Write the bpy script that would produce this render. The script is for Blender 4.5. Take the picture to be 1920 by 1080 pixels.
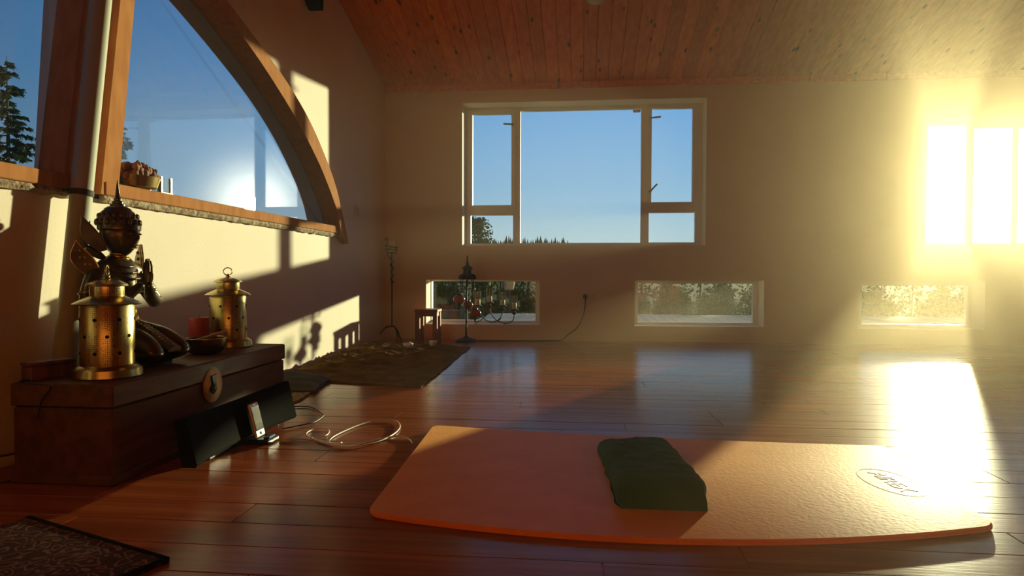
import bpy, math, random
from mathutils import Vector, Matrix, noise
R = math.radians
rnd = random.Random(7)
for o in list(bpy.data.objects):
    bpy.data.objects.remove(o)
scn = bpy.context.scene
COL = scn.collection

# ------------------------------------------------------------------ camera
F = 1257.53
CAM = Vector((2.134, -7.212, 0.7252))
yaw, pitch, roll = -0.10129, -0.022366, 0.002226
def _rows():
    Y = Matrix(((math.cos(yaw), -math.sin(yaw), 0), (math.sin(yaw), math.cos(yaw), 0), (0, 0, 1)))
    P = Matrix(((1, 0, 0), (0, math.cos(pitch), math.sin(pitch)), (0, -math.sin(pitch), math.cos(pitch))))
    L = Matrix(((math.cos(roll), 0, math.sin(roll)), (0, 1, 0), (-math.sin(roll), 0, math.cos(roll))))
    return L @ P @ Y
CM = _rows()
cd = bpy.data.cameras.new('camera')
cam = bpy.data.objects.new('camera', cd)
COL.objects.link(cam)
right, fwd, up = CM[0], CM[1], CM[2]
cam.matrix_world = Matrix(((right[0], up[0], -fwd[0], CAM[0]), (right[1], up[1], -fwd[1], CAM[1]),
                           (right[2], up[2], -fwd[2], CAM[2]), (0, 0, 0, 1)))
cd.sensor_fit = 'HORIZONTAL'
cd.sensor_width = 36
cd.lens = F / 1920 * 36
cd.clip_start = 0.02
cd.clip_end = 1000
scn.camera = cam

# ------------------------------------------------------------------ sun, sky, exposure
SAZ, SEL = 0.472, 0.0950
S = Vector((math.sin(SAZ) * math.cos(SEL), math.cos(SAZ) * math.cos(SEL), math.sin(SEL)))
SUN_E, SUN_C = 8.2, (1.0, 0.90, 0.50)
sd = bpy.data.lights.new('sun', 'SUN')
sd.energy = SUN_E
sd.color = SUN_C
sd.angle = R(1.1)
sun = bpy.data.objects.new('sun', sd)
COL.objects.link(sun)
sun.location = (12, 20, 8)
sun.rotation_euler = S.to_track_quat('Z', 'Y').to_euler()

w = bpy.data.worlds.new('sky')
scn.world = w
w.use_nodes = True
nt = w.node_tree
nt.nodes.clear()
def N(t, **k):
    n = nt.nodes.new(t)
    for a, b in k.items():
        setattr(n, a, b)
    return n
def mathn(op, a, b=None, clamp=False):
    n = N('ShaderNodeMath', operation=op, use_clamp=clamp)
    for i, v in enumerate((a, b)):
        if v is None:
            continue
        if isinstance(v, (int, float)):
            n.inputs[i].default_value = v
        else:
            nt.links.new(v, n.inputs[i])
    return n.outputs[0]
tc = N('ShaderNodeTexCoord')
sep = N('ShaderNodeSeparateXYZ')
nt.links.new(tc.outputs['Generated'], sep.inputs[0])
rp = N('ShaderNodeValToRGB')
el = rp.color_ramp.elements
el[0].position, el[0].color = 0.0, (.66, .74, .70, 1)
el[1].position, el[1].color = 1.0, (.05, .14, .34, 1)
for p_, c_ in ((.05, (.50, .68, .74)), (.12, (.30, .55, .78)), (.25, (.15, .42, .80)), (.45, (.08, .27, .62))):
    e = el.new(p_)
    e.color = (*c_, 1)
nt.links.new(mathn('MAXIMUM', sep.outputs[2], 0.0), rp.inputs[0])
dt = N('ShaderNodeVectorMath', operation='DOT_PRODUCT')
nt.links.new(tc.outputs['Generated'], dt.inputs[0])
dt.inputs[1].default_value = S
dot = mathn('MAXIMUM', dt.outputs['Value'], 0.0)
mr = N('ShaderNodeMapRange', interpolation_type='SMOOTHSTEP')
nt.links.new(dt.outputs['Value'], mr.inputs[0])
mr.inputs[1].default_value, mr.inputs[2].default_value = 0.1, 1.0
mr.inputs[3].default_value, mr.inputs[4].default_value = 0.36, 1.2
m1 = N('ShaderNodeVectorMath', operation='SCALE')
nt.links.new(rp.outputs[0], m1.inputs[0])
nt.links.new(mr.outputs[0], m1.inputs['Scale'])
gl = mathn('ADD', mathn('MULTIPLY', mathn('POWER', dot, 900.0), 10.0), mathn('MULTIPLY', mathn('POWER', dot, 60.0), 0.16))
gc = N('ShaderNodeVectorMath', operation='SCALE')
gc.inputs[0].default_value = (1.0, .88, .62)
nt.links.new(gl, gc.inputs['Scale'])
ad = N('ShaderNodeVectorMath', operation='ADD')
nt.links.new(m1.outputs[0], ad.inputs[0])
nt.links.new(gc.outputs[0], ad.inputs[1])
bg = N('ShaderNodeBackground')
bg.inputs[1].default_value = .88
nt.links.new(ad.outputs[0], bg.inputs[0])
wo = N('ShaderNodeOutputWorld')
nt.links.new(bg.outputs[0], wo.inputs[0])

vs = scn.view_settings
vs.view_transform = 'Standard'
vs.look = 'None'
vs.exposure = 0.0
vs.gamma = 1.0
vs.use_curve_mapping = False
cy = scn.cycles
cy.caustics_reflective = False
cy.caustics_refractive = False
cy.sample_clamp_indirect = 8.0
cy.max_bounces = 16
cy.diffuse_bounces = 12
cy.transparent_max_bounces = 12
cy.volume_bounces = 0

# ------------------------------------------------------------------ picture -> place
def ray(px, py):
    d = Vector(((px - 960) / F, 1, -(py - 540) / F))
    return CM.transposed() @ d
def onX(px, py, x=0.0):
    d = ray(px, py)
    return CAM + d * ((x - CAM.x) / d.x)
def onY(px, py, y=0.0):
    d = ray(px, py)
    return CAM + d * ((y - CAM.y) / d.y)
def onZ(px, py, z=0.0):
    d = ray(px, py)
    return CAM + d * ((z - CAM.z) / d.z)

# ------------------------------------------------------------------ mesh builder
class MB:
    def __init__(s):
        s.v, s.f = [], []
    def add(s, v, f):
        k = len(s.v)
        s.v += [Vector(p) for p in v]
        s.f += [tuple(i + k for i in q) for q in f]
        return s
    def box(s, x0, x1, y0, y1, z0, z1):
        return s.add([(x, y, z) for x in (x0, x1) for y in (y0, y1) for z in (z0, z1)],
                     [(0, 1, 3, 2), (4, 6, 7, 5), (0, 4, 5, 1), (2, 3, 7, 6), (0, 2, 6, 4), (1, 5, 7, 3)])
    def cbox(s, x0, x1, y0, y1, z0, z1, c=.004):
        # box with chamfered upright and top edges
        def loop(i, z):
            return [(x0 + i + c, y0 + i, z), (x1 - i - c, y0 + i, z), (x1 - i, y0 + i + c, z), (x1 - i, y1 - i - c, z),
                    (x1 - i - c, y1 - i, z), (x0 + i + c, y1 - i, z), (x0 + i, y1 - i - c, z), (x0 + i, y0 + i + c, z)]
        return s.loops([loop(c, z0), loop(0, z0 + c), loop(0, z1 - c), loop(c, z1)])
    def obox(s, mat, sx, sy, sz, c=.0):
        t = MB()
        (t.cbox if c else t.box)(-sx / 2, sx / 2, -sy / 2, sy / 2, -sz / 2, sz / 2, *((c,) if c else ()))
        return s.add([mat @ p for p in t.v], t.f)
    def loops(s, L, cap=True, close=True):
        n = len(L[0])
        v = [p for l in L for p in l]
        f = []
        for a in range(len(L) - 1):
            for i in range(n if close else n - 1):
                j = (i + 1) % n
                f.append((a * n + i, a * n + j, a * n + n + j, a * n + n + i))
        if cap:
            f.append(tuple(reversed(range(n))))
            f.append(tuple((len(L) - 1) * n + i for i in range(n)))
        return s.add(v, f)
    def lathe(s, prof, c=(0, 0, 0), n=24, cap=True):
        c = Vector(c)
        return s.loops([[c + Vector((r * math.cos(2 * math.pi * i / n), r * math.sin(2 * math.pi * i / n), z)) for i in range(n)]
                        for r, z in prof], cap)
    def ell(s, c, r, n=16, m=10, rot=None):
        c = Vector(c)
        L = []
        for j in range(m + 1):
            a = -math.pi / 2 + math.pi * (j + .0) / m
            q = max(math.cos(a), .02)
            ring = [Vector((r[0] * q * math.cos(2 * math.pi * i / n), r[1] * q * math.sin(2 * math.pi * i / n), r[2] * math.sin(a))) for i in range(n)]
            if rot:
                ring = [rot @ p for p in ring]
            L.append([c + p for p in ring])
        return s.loops(L)
    def tube(s, pts, r, n=8, closed=False):
        P = [Vector(p) for p in pts]
        k = len(P)
        rr = r if isinstance(r, (list, tuple)) else [r] * k
        L = []
        ref = None
        for i in range(k):
            a = P[(i - 1) % k] if (i > 0 or closed) else P[i]
            b = P[(i + 1) % k] if (i < k - 1 or closed) else P[i]
            t = (b - a).normalized()
            if ref is None:
                ref = t.orthogonal()
            ref = (ref - t * ref.dot(t))
            ref = ref.normalized() if ref.length > 1e-6 else t.orthogonal().normalized()
            q = t.cross(ref)
            L.append([P[i] + (ref * math.cos(2 * math.pi * j / n) + q * math.sin(2 * math.pi * j / n)) * rr[i] for j in range(n)])
        if closed:
            L.append(L[0])
        return s.loops(L, cap=not closed)
    def prism(s, poly, ax, a, b):
        # poly: list of 2d points, extruded along axis ax from a to b
        def P(p, t):
            return {'x': (t, p[0], p[1]), 'y': (p[0], t, p[1]), 'z': (p[0], p[1], t)}[ax]
        n = len(poly)
        v = [P(p, a) for p in poly] + [P(p, b) for p in poly]
        f = [(i, (i + 1) % n, n + (i + 1) % n, n + i) for i in range(n)]
        f += [tuple(reversed(range(n))), tuple(range(n, 2 * n))]
        return s.add(v, f)
    def wall(s, ax, a, b, us, zs, holes):
        # slab with rectangular holes; us/zs outer limits; the slab spans a..b across
        U = sorted(set(us) | {h[i] for h in holes for i in (0, 1)})
        Z = sorted(set(zs) | {h[i] for h in holes for i in (2, 3)})
        for u0, u1 in zip(U, U[1:]):
            for z0, z1 in zip(Z, Z[1:]):
                if any(h[0] <= u0 + 1e-6 and u1 <= h[1] + 1e-6 and h[2] <= z0 + 1e-6 and z1 <= h[3] + 1e-6 for h in holes):
                    continue
                s.box(u0, u1, a, b, z0, z1) if ax == 'y' else s.box(a, b, u0, u1, z0, z1)
        return s
    def mesh(s, name, m=None, smooth=None, off=None):
        me = bpy.data.meshes.new(name)
        o = off or Vector((0, 0, 0))
        me.from_pydata([p - o for p in s.v], [], s.f)
        me.validate()
        bm_fix(me)
        if smooth:
            me.shade_smooth()
            me.set_sharp_from_angle(angle=R(smooth))
        if m:
            me.materials.append(m)
        return me
    def build(s, name, m=None, parent=None, smooth=None, local=False, kind=None):
        off = Vector((0, 0, 0))
        if parent is not None and not local:
            q = parent
            while q is not None:
                off += q.location
                q = q.parent
        o = bpy.data.objects.new(name, s.mesh(name, m, smooth, off))
        COL.objects.link(o)
        if parent is not None:
            o.parent = parent
        if kind:
            o['kind'] = kind
        return o
import bmesh
def bm_fix(me):
    bm = bmesh.new()
    bm.from_mesh(me)
    bmesh.ops.recalc_face_normals(bm, faces=bm.faces)
    bm.to_mesh(me)
    bm.free()

def tag(o, label, cat, group=None):
    o['label'] = label
    o['category'] = cat
    if group:
        o['group'] = group
    return o
def thing(name, label, cat, loc=(0, 0, 0), rz=0, group=None):
    o = bpy.data.objects.new(name, None)
    o.empty_display_size = .05
    COL.objects.link(o)
    o.location = loc
    o.rotation_euler = (0, 0, rz)
    return tag(o, label, cat, group)
def dup(root, loc, rz=None, label=None, group=None, scale=None):
    r = root.copy()
    COL.objects.link(r)
    r.location = loc
    if rz is not None:
        r.rotation_euler = (0, 0, rz)
    if scale:
        r.scale = (scale,) * 3
    if label:
        r['label'] = label
    if group:
        r['group'] = group
    for ch in list(root.children):
        c = ch.copy()
        COL.objects.link(c)
        c.parent = r
        for g in ch.children:
            d = g.copy()
            COL.objects.link(d)
            d.parent = c
    return r
def spline(pts, n=8, closed=False):
    P = [Vector(p) for p in pts]
    k = len(P)
    out = []
    for i in range(k if closed else k - 1):
        g = (lambda j: P[j % k]) if closed else (lambda j: P[min(max(j, 0), k - 1)])
        a, b, c, d = g(i - 1), g(i), g(i + 1), g(i + 2)
        for q in range(n):
            t = q / n
            out.append(.5 * ((2 * b) + (c - a) * t + (2 * a - 5 * b + 4 * c - d) * t * t + (3 * b - a - 3 * c + d) * t ** 3))
    if not closed:
        out.append(P[-1])
    return out

# ------------------------------------------------------------------ materials
def mat(name, c, rough=.5, metal=0., c2=None, scale=6., stretch=(1, 1, 1), bump=0., bscale=None, rand=0., ramp=(.35, .65), spec=.5, sub=0., coords='pos', detail=4.):
    m = bpy.data.materials.new(name)
    m.use_nodes = True
    t = m.node_tree
    b = t.nodes['Principled BSDF']
    b.inputs['Base Color'].default_value = (*c, 1)
    b.inputs['Roughness'].default_value = rough
    b.inputs['Metallic'].default_value = metal
    b.inputs['Specular IOR Level'].default_value = spec
    if not (c2 or bump or rand):
        return m
    def nn(ty):
        return t.nodes.new(ty)
    if coords == 'pos':
        src = nn('ShaderNodeNewGeometry').outputs['Position']
    else:
        src = nn('ShaderNodeTexCoord').outputs['Object']
    oi = nn('ShaderNodeObjectInfo')
    if rand:
        sc_ = nn('ShaderNodeVectorMath')
        sc_.operation = 'SCALE'
        sc_.inputs[0].default_value = (37., 53., 71.)
        t.links.new(oi.outputs['Random'], sc_.inputs['Scale'])
        ad_ = nn('ShaderNodeVectorMath')
        t.links.new(src, ad_.inputs[0])
        t.links.new(sc_.outputs[0], ad_.inputs[1])
        src = ad_.outputs[0]
    mp = nn('ShaderNodeMapping')
    mp.inputs['Scale'].default_value = stretch
    t.links.new(src, mp.inputs[0])
    nz = nn('ShaderNodeTexNoise')
    nz.inputs['Scale'].default_value = scale
    nz.inputs['Detail'].default_value = detail
    t.links.new(mp.outputs[0], nz.inputs['Vector'])
    if c2 or rand:
        cr = nn('ShaderNodeValToRGB')
        cr.color_ramp.elements[0].position = ramp[0]
        cr.color_ramp.elements[1].position = ramp[1]
        cr.color_ramp.elements[0].color = (*c, 1)
        cr.color_ramp.elements[1].color = (*(c2 or c), 1)
        t.links.new(nz.outputs['Fac'], cr.inputs[0])
        out = cr.outputs[0]
        if rand:
            hs = nn('ShaderNodeHueSaturation')
            mr_ = nn('ShaderNodeMapRange')
            t.links.new(oi.outputs['Random'], mr_.inputs[0])
            mr_.inputs[3].default_value, mr_.inputs[4].default_value = 1 - rand, 1 + rand
            t.links.new(mr_.outputs[0], hs.inputs['Value'])
            t.links.new(out, hs.inputs['Color'])
            out = hs.outputs[0]
        t.links.new(out, b.inputs['Base Color'])
    if bump:
        bn = nn('ShaderNodeBump')
        bn.inputs['Strength'].default_value = bump
        bn.inputs['Distance'].default_value = .01
        if bscale:
            n2 = nn('ShaderNodeTexNoise')
            n2.inputs['Scale'].default_value = bscale
            n2.inputs['Detail'].default_value = 3
            t.links.new(mp.outputs[0], n2.inputs['Vector'])
            t.links.new(n2.outputs['Fac'], bn.inputs['Height'])
        else:
            t.links.new(nz.outputs['Fac'], bn.inputs['Height'])
        t.links.new(bn.outputs[0], b.inputs['Normal'])
    return m
def glass_mat(name, tint=(.96, .98, .97), k=1.0, dirt=0.):
    m = bpy.data.materials.new(name)
    m.use_nodes = True
    t = m.node_tree
    t.nodes.clear()
    o = t.nodes.new('ShaderNodeOutputMaterial')
    tr = t.nodes.new('ShaderNodeBsdfTransparent')
    tr.inputs[0].default_value = (*tint, 1)
    g = t.nodes.new('ShaderNodeBsdfGlossy')
    g.inputs['Roughness'].default_value = 0.0
    lw = t.nodes.new('ShaderNodeLayerWeight')
    lw.inputs[0].default_value = .5
    pw_ = t.nodes.new('ShaderNodeMath')
    pw_.operation = 'POWER'
    pw_.inputs[1].default_value = 5.0
    t.links.new(lw.outputs['Facing'], pw_.inputs[0])
    mu = t.nodes.new('ShaderNodeMath')
    mu.operation = 'MULTIPLY_ADD'
    mu.inputs[1].default_value = .96 * k
    mu.inputs[2].default_value = .04 * k
    mu.use_clamp = True
    t.links.new(pw_.outputs[0], mu.inputs[0])
    mx = t.nodes.new('ShaderNodeMixShader')
    t.links.new(mu.outputs[0], mx.inputs[0])
    t.links.new(tr.outputs[0], mx.inputs[1])
    t.links.new(g.outputs[0], mx.inputs[2])
    out = mx.outputs[0]
    if dirt:
        tl = t.nodes.new('ShaderNodeBsdfTranslucent')
        tl.inputs[0].default_value = (.75, .8, .78, 1)
        nz = t.nodes.new('ShaderNodeTexNoise')
        nz.inputs['Scale'].default_value = 9
        nz.inputs['Detail'].default_value = 5
        ge = t.nodes.new('ShaderNodeNewGeometry')
        t.links.new(ge.outputs['Position'], nz.inputs['Vector'])
        mr_ = t.nodes.new('ShaderNodeMapRange')
        t.links.new(nz.outputs['Fac'], mr_.inputs[0])
        mr_.inputs[1].default_value, mr_.inputs[2].default_value = .3, .75
        mr_.inputs[3].default_value, mr_.inputs[4].default_value = dirt * .4, dirt
        m2 = t.nodes.new('ShaderNodeMixShader')
        t.links.new(mr_.outputs[0], m2.inputs[0])
        t.links.new(out, m2.inputs[1])
        t.links.new(tl.outputs[0], m2.inputs[2])
        out = m2.outputs[0]
    t.links.new(out, o.inputs[0])
    return m
def leaf_mat(name, c, c2):
    m = bpy.data.materials.new(name)
    m.use_nodes = True
    t = m.node_tree
    t.nodes.clear()
    o = t.nodes.new('ShaderNodeOutputMaterial')
    d = t.nodes.new('ShaderNodeBsdfDiffuse')
    l = t.nodes.new('ShaderNodeBsdfTranslucent')
    nz = t.nodes.new('ShaderNodeTexNoise')
    nz.inputs['Scale'].default_value = 7
    ge = t.nodes.new('ShaderNodeNewGeometry')
    t.links.new(ge.outputs['Position'], nz.inputs['Vector'])
    cr = t.nodes.new('ShaderNodeValToRGB')
    cr.color_ramp.elements[0].position, cr.color_ramp.elements[1].position = .35, .65
    cr.color_ramp.elements[0].color, cr.color_ramp.elements[1].color = (*c, 1), (*c2, 1)
    t.links.new(nz.outputs['Fac'], cr.inputs[0])
    t.links.new(cr.outputs[0], d.inputs[0])
    t.links.new(cr.outputs[0], l.inputs[0])
    mx = t.nodes.new('ShaderNodeMixShader')
    mx.inputs[0].default_value = .22
    t.links.new(d.outputs[0], mx.inputs[1])
    t.links.new(l.outputs[0], mx.inputs[2])
    t.links.new(mx.outputs[0], o.inputs[0])
    return m

WALL = mat('painted_plaster', (.80, .71, .57), .75, c2=(.83, .74, .60), scale=3, bump=.06, bscale=60)
REVEAL = WALL
UPVC = mat('white_window_plastic', (.80, .80, .80), .35)
GLASS = glass_mat('window_glass')
GLASS_ARCH = glass_mat('arch_window_glass', (.97, .98, .98), 1.4)
GLASS_DIRTY = glass_mat('dusty_window_glass', (.95, .97, .95), 1.0, .018)
FLOORW = mat('dark_floor_wood', (.30, .066, .020), .22, c2=(.46, .118, .038), scale=3.2, stretch=(.5, 9, 9), bump=.05, bscale=14, rand=.14, spec=.2)
PINE = mat('pine_ceiling_wood', (.70, .150, .020), .55, c2=(.82, .225, .034), scale=2.5, stretch=(10, .7, 10), bump=.05, rand=.13)
def add_knots(m):
    t = m.node_tree
    b = t.nodes['Principled BSDF']
    src = b.inputs['Base Color'].links[0].from_socket
    ge = t.nodes.new('ShaderNodeNewGeometry')
    mp = t.nodes.new('ShaderNodeMapping')
    mp.inputs['Scale'].default_value = (9, 3.4, .01)
    t.links.new(ge.outputs['Position'], mp.inputs[0])
    vo = t.nodes.new('ShaderNodeTexVoronoi')
    vo.inputs['Scale'].default_value = 1.0
    vo.inputs['Randomness'].default_value = 1.0
    t.links.new(mp.outputs[0], vo.inputs['Vector'])
    mr_ = t.nodes.new('ShaderNodeMapRange')
    t.links.new(vo.outputs['Distance'], mr_.inputs[0])
    mr_.inputs[1].default_value, mr_.inputs[2].default_value = .07, .17
    mx = t.nodes.new('ShaderNodeMix')
    mx.data_type = 'RGBA'
    t.links.new(mr_.outputs[0], mx.inputs[0])
    mx.inputs[6].default_value = (.12, .035, .012, 1)
    t.links.new(src, mx.inputs[7])
    t.links.new(mx.outputs[2], b.inputs['Base Color'])
add_knots(PINE)
REAR_BOUNCE = mat('warm_bounce_cladding', (.86, .24, .045), .6, c2=(.90, .30, .07), scale=2.5, stretch=(10, 10, .7))  # saturated orange invented for the unseen rear wall, to redden the bounce light
OAKW = mat('orange_stained_wood', (.40, .165, .055), .85, c2=(.50, .22, .08), scale=3, stretch=(8, 8, 2), bump=.05, spec=.06)
RAW = mat('ragged_sealant', (.22, .15, .09), .9, c2=(.50, .42, .30), scale=30, bump=.6, bscale=60, spec=.1)
PIPEM = mat('shaded_grey_pipe', (.40, .42, .33), .6, spec=.2)  # grey darkened to stand in for the mullion's shadow on the pipe
DARKWOOD = mat('dark_trunk_wood', (.085, .032, .014), .55, c2=(.15, .060, .026), scale=4, stretch=(6, 1, 6), bump=.08, spec=.1)
LIDWOOD = mat('trunk_lid_wood', (.10, .040, .018), .5, c2=(.165, .068, .030), scale=4, stretch=(6, 1, 6), bump=.08, spec=.12)
BRASS = mat('brass', (.58, .45, .17), .26, 1., c2=(.46, .35, .13), scale=20, bump=.04)
DBRONZE = mat('dark_bronze', (.085, .065, .040), .34, .85, c2=(.16, .11, .055), scale=14, bump=.12, bscale=40)
GOLD = mat('gilded_relief', (.75, .50, .13), .3, 1., c2=(.35, .20, .06), scale=40, bump=.4, bscale=70)
BOWLM = mat('aged_bowl_bronze', (.13, .075, .035), .3, .9)
STICKW = mat('turned_striker_wood', (.45, .24, .11), .45)
BLACK = mat('black_fabric_grille', (.008, .007, .006), .9, spec=.05)
BLACKP = mat('black_gloss_plastic', (.010, .010, .011), .18)
BLACKC = mat('black_cable', (.012, .010, .010), .5)
WHITEC = mat('white_cable', (.75, .70, .62), .35)
WHITEP = mat('white_plastic', (.78, .78, .76), .35)
SCREEN = mat('dark_phone_screen', (.02, .025, .02), .08)
REDWAX = mat('red_wax', (.42, .025, .02), .45)
CREAM = mat('cream_wax', (.80, .72, .55), .5)
IRON = mat('rusted_iron', (.030, .016, .009), .7, .0, c2=(.065, .030, .014), scale=30, spec=.2)
BIRON = mat('black_iron', (.010, .008, .006), .5, .0, spec=.3)
REDGLASS = mat('red_mosaic_glass', (.50, .03, .02), .15, c2=(.28, .01, .01), scale=70, bump=.3)
STOOLW = mat('red_brown_stool_wood', (.20, .026, .008), .45, c2=(.28, .042, .012), scale=4, stretch=(8, 8, 1), spec=.15)
CLEARG = glass_mat('clear_candle_glass', (.93, .95, .93), 1.3)
MATM = mat('orange_mat_foam', (.90, .23, .020), .5, c2=(.95, .28, .03), scale=7, bump=.10, bscale=70, spec=.35)
MATL = mat('lit_embossed_foam', (1.0, .88, .62), .28)  # pale tone stands in for light catching the mat's embossing
def sheen(m, wgt, tint, r=.4):
    b = m.node_tree.nodes['Principled BSDF']
    b.inputs['Sheen Weight'].default_value = wgt
    b.inputs['Sheen Tint'].default_value = (*tint, 1)
    b.inputs['Sheen Roughness'].default_value = r
sheen(MATM, .45, (1.0, .62, .22))
sheen(MATL, 1.0, (1.0, .95, .8))
GREEN = mat('green_cotton', (.022, .105, .058), .9, c2=(.030, .135, .075), scale=6, bump=.2, bscale=220)
BLANKET = mat('olive_brown_blanket', (.13, .070, .024), .9, c2=(.24, .145, .050), scale=7, bump=.5, bscale=45, spec=.1)
GREYCL = mat('grey_blanket', (.085, .085, .075), .9, c2=(.12, .12, .105), scale=6, bump=.2, bscale=120)
WEAVE = mat('yellow_weave', (.55, .42, .16), .85, c2=(.25, .17, .06), scale=45, bump=.3, ramp=(.45, .55))
REDBOX = mat('reddish_box_wood', (.20, .055, .028), .45, c2=(.09, .028, .016), scale=26, stretch=(1, 1, .02), ramp=(.42, .55))
DRIED = mat('dried_flower_brown', (.20, .085, .05), .8, c2=(.34, .17, .10), scale=18, bump=.5)
TRUNKM = mat('bark', (.06, .045, .03), .9)
LEAF1 = leaf_mat('hedge_leaves', (.016, .036, .010), (.055, .085, .018))
LEAF2 = leaf_mat('conifer_needles', (.015, .045, .022), (.035, .08, .035))
LEAF3 = leaf_mat('far_conifer', (.010, .028, .016), (.016, .04, .02))
DECKM = mat('pale_deck_board', (.80, .66, .47), .85, c2=(.88, .75, .55), scale=3, stretch=(12, 1, 12), rand=.08, spec=.05)
GROUNDM = mat('rough_grass', (.016, .028, .010), .95, c2=(.035, .045, .016), scale=.8, spec=.05)
CARPET = None

# ------------------------------------------------------------------ setting
W, DEP, ROOF0, SL = 10.2, -9.2, 2.77, .27
RIDGE = -4.45
def roofz(y):
    return ROOF0 + SL * (-y) if y > RIDGE else ROOF0 + SL * (-RIDGE) - SL * (RIDGE - y)
# floor and its boards
fl = MB().box(-.25, W + .25, DEP - .25, .36, -.2, -.004).build('floor', FLOORW, kind='structure')
bw = .158
rowy = -.003
meshes = {}
for i in range(58):
    y1 = -i * bw
    x = -rnd.random() * 1.6
    while x < W:
        L = rnd.choice((1.6, 1.9, 2.2, 2.5))
        if x + L > .02:
            key = L
            if key not in meshes:
                meshes[key] = MB().cbox(0.0015, L - .0015, -bw + .0015, -.0015, -.014, 0, .0012).mesh('plank', FLOORW)
            a, b = max(x, 0), min(x + L, W)
            if b - a > .05:
                if a > x or b < x + L:
                    o = MB().cbox(a + .0015, b - .0015, y1 - bw + .0015, y1 - .0015, -.014, 0, .0012).build('plank', FLOORW, fl)
                    o.location.z = rnd.uniform(-.0006, .0004)
                else:
                    o = bpy.data.objects.new('plank', meshes[key])
                    COL.objects.link(o)
                    o.parent = fl
                    o.location = (x, y1, rnd.uniform(-.0006, .0004))
        x += L
# ceiling
ce = MB()
ce.prism([(.40, roofz(.40) + .004), (RIDGE, roofz(RIDGE) + .004), (RIDGE, roofz(RIDGE) + .2), (.40, roofz(.40) + .2)], 'x', -.25, W + .25)
ce.prism([(RIDGE, roofz(RIDGE) + .004), (DEP - .3, roofz(DEP - .3) + .004), (DEP - .3, roofz(DEP - .3) + .2), (RIDGE, roofz(RIDGE) + .2)], 'x', -.25, W + .25)
ce = ce.build('ceiling', PINE, kind='structure')
pw = .127
pm = MB()
yb = RIDGE
z0 = roofz(0)
def roofplank(mb, x0, x1):
    c = .004
    sec = [(x0, .02), (x0, c), (x0 + c, 0), (x1 - c, 0), (x1, c), (x1, .02)]
    mb.loops([[(x, 0, z0 + dz) for x, dz in sec], [(x, yb, roofz(yb) + dz) for x, dz in sec]])
roofplank(pm, .001, pw - .001)
pme = pm.mesh('plank', PINE)
for i in range(80):
    o = bpy.data.objects.new('plank', pme)
    COL.objects.link(o)
    o.parent = ce
    o.location = (i * pw, 0, -.018 + rnd.uniform(-.001, .001))
gy = .29
def rect(px0, py0, px1, py1):
    a, b = onY(px0, py1, gy), onY(px1, py0, gy)
    return (a.x, b.x, a.z, b.z)
# walls
A0, A1, B0, B1, C0, C1, LZ0, LZ1 = .4823, 1.6504, 2.7567, 3.9585, 5.1123, 6.0206, .2053, .6085
WS, WL = .06, -.05
low = [(.455, 1.70, .165, .65), (2.71, 4.04, .165, .65), (5.03 + WL, 6.14 + WS, .160, .65)]
mainw = (.855, 3.44, 1.02, 2.56)
rightw = (5.62, 9.72, 1.02, 2.30)
wb = MB().wall('y', 0, .36, (-.25, W + .25), (-.2, 2.76), low + [mainw, rightw]).build('wall_back', WALL, kind='structure')
wr = MB()
wr.prism([(.36, -.2), (.36, roofz(0)), (RIDGE, roofz(RIDGE)), (DEP, roofz(DEP)), (DEP, -.2)], 'x', W, W + .25)
wr.build('wall_right', WALL, kind='structure')
MB().box(-.25, W + .25, DEP - .25, DEP, -.2, roofz(DEP) + .1).build('wall_rear', REAR_BOUNCE, kind='structure')
MB().box(0, W, -.022, -.002, 2.695, 2.775).build('trim_1', PINE, kind='structure')

# left wall with the arched opening
inner = [(-1.50, 1.03), (-1.56, 1.12), (-1.648, 1.273), (-2.0, 1.575), (-2.417, 1.828), (-2.80, 2.010), (-3.205, 2.167), (-3.75, 2.33), (-4.45, 2.42)]
outer = [(-1.345, .985), (-1.47, 1.19), (-1.659, 1.458), (-1.92, 1.69), (-2.22, 1.896), (-2.56, 2.055), (-2.92, 2.177), (-3.424, 2.326), (-3.90, 2.44), (-4.45, 2.53)]
def curve2(p, n=8):
    return [(q.x, q.y) for q in spline([Vector((a, b, 0)) for a, b in p], n)]
INN, OUT = curve2(inner), curve2(outer)
def mirror(c):
    return c + [(2 * -4.45 - a, b) for a, b in reversed(c[:-1])]
INF, OUF = mirror(INN), mirror(OUT)
def zat(c, y):
    for (a, b), (e, f) in zip(c, c[1:]):
        if e <= y <= a:
            return b + (f - b) * (y - a) / (e - a) if a != e else b
    return c[0][1]
MID = [((a + e) / 2, (b + f) / 2) for (a, b), (e, f) in
       zip([INF[int(i * (len(INF) - 1) / 60)] for i in range(61)], [OUF[int(i * (len(OUF) - 1) / 60)] for i in range(61)])]
wl = MB()
YA, YB = MID[0][0], MID[-1][0]
ys = [.0, YA] + [p[0] for p in MID[1:-1]] + [YB, DEP]
ys = sorted(set(ys + [RIDGE]), reverse=True)
SILLB = 1.05
for a, b in zip(ys, ys[1:]):
    if a <= YA + 1e-9 and b >= YB - 1e-9:
        wl.prism([(a, -.2), (b, -.2), (b, SILLB), (a, SILLB)], 'x', -.25, 0)
        wl.prism([(a, zat(MID, a)), (b, zat(MID, b)), (b, roofz(b)), (a, roofz(a))], 'x', -.25, 0)
    else:
        wl.prism([(a, -.2), (b, -.2), (b, roofz(b)), (a, roofz(a))], 'x', -.25, 0)
wl.prism([(-4.56, 1.0), (-4.46, 1.0), (-4.33, 2.5), (-4.43, 2.5)], 'x', -.2, -.01)
wl.build('wall_left', WALL, kind='structure')

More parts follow.
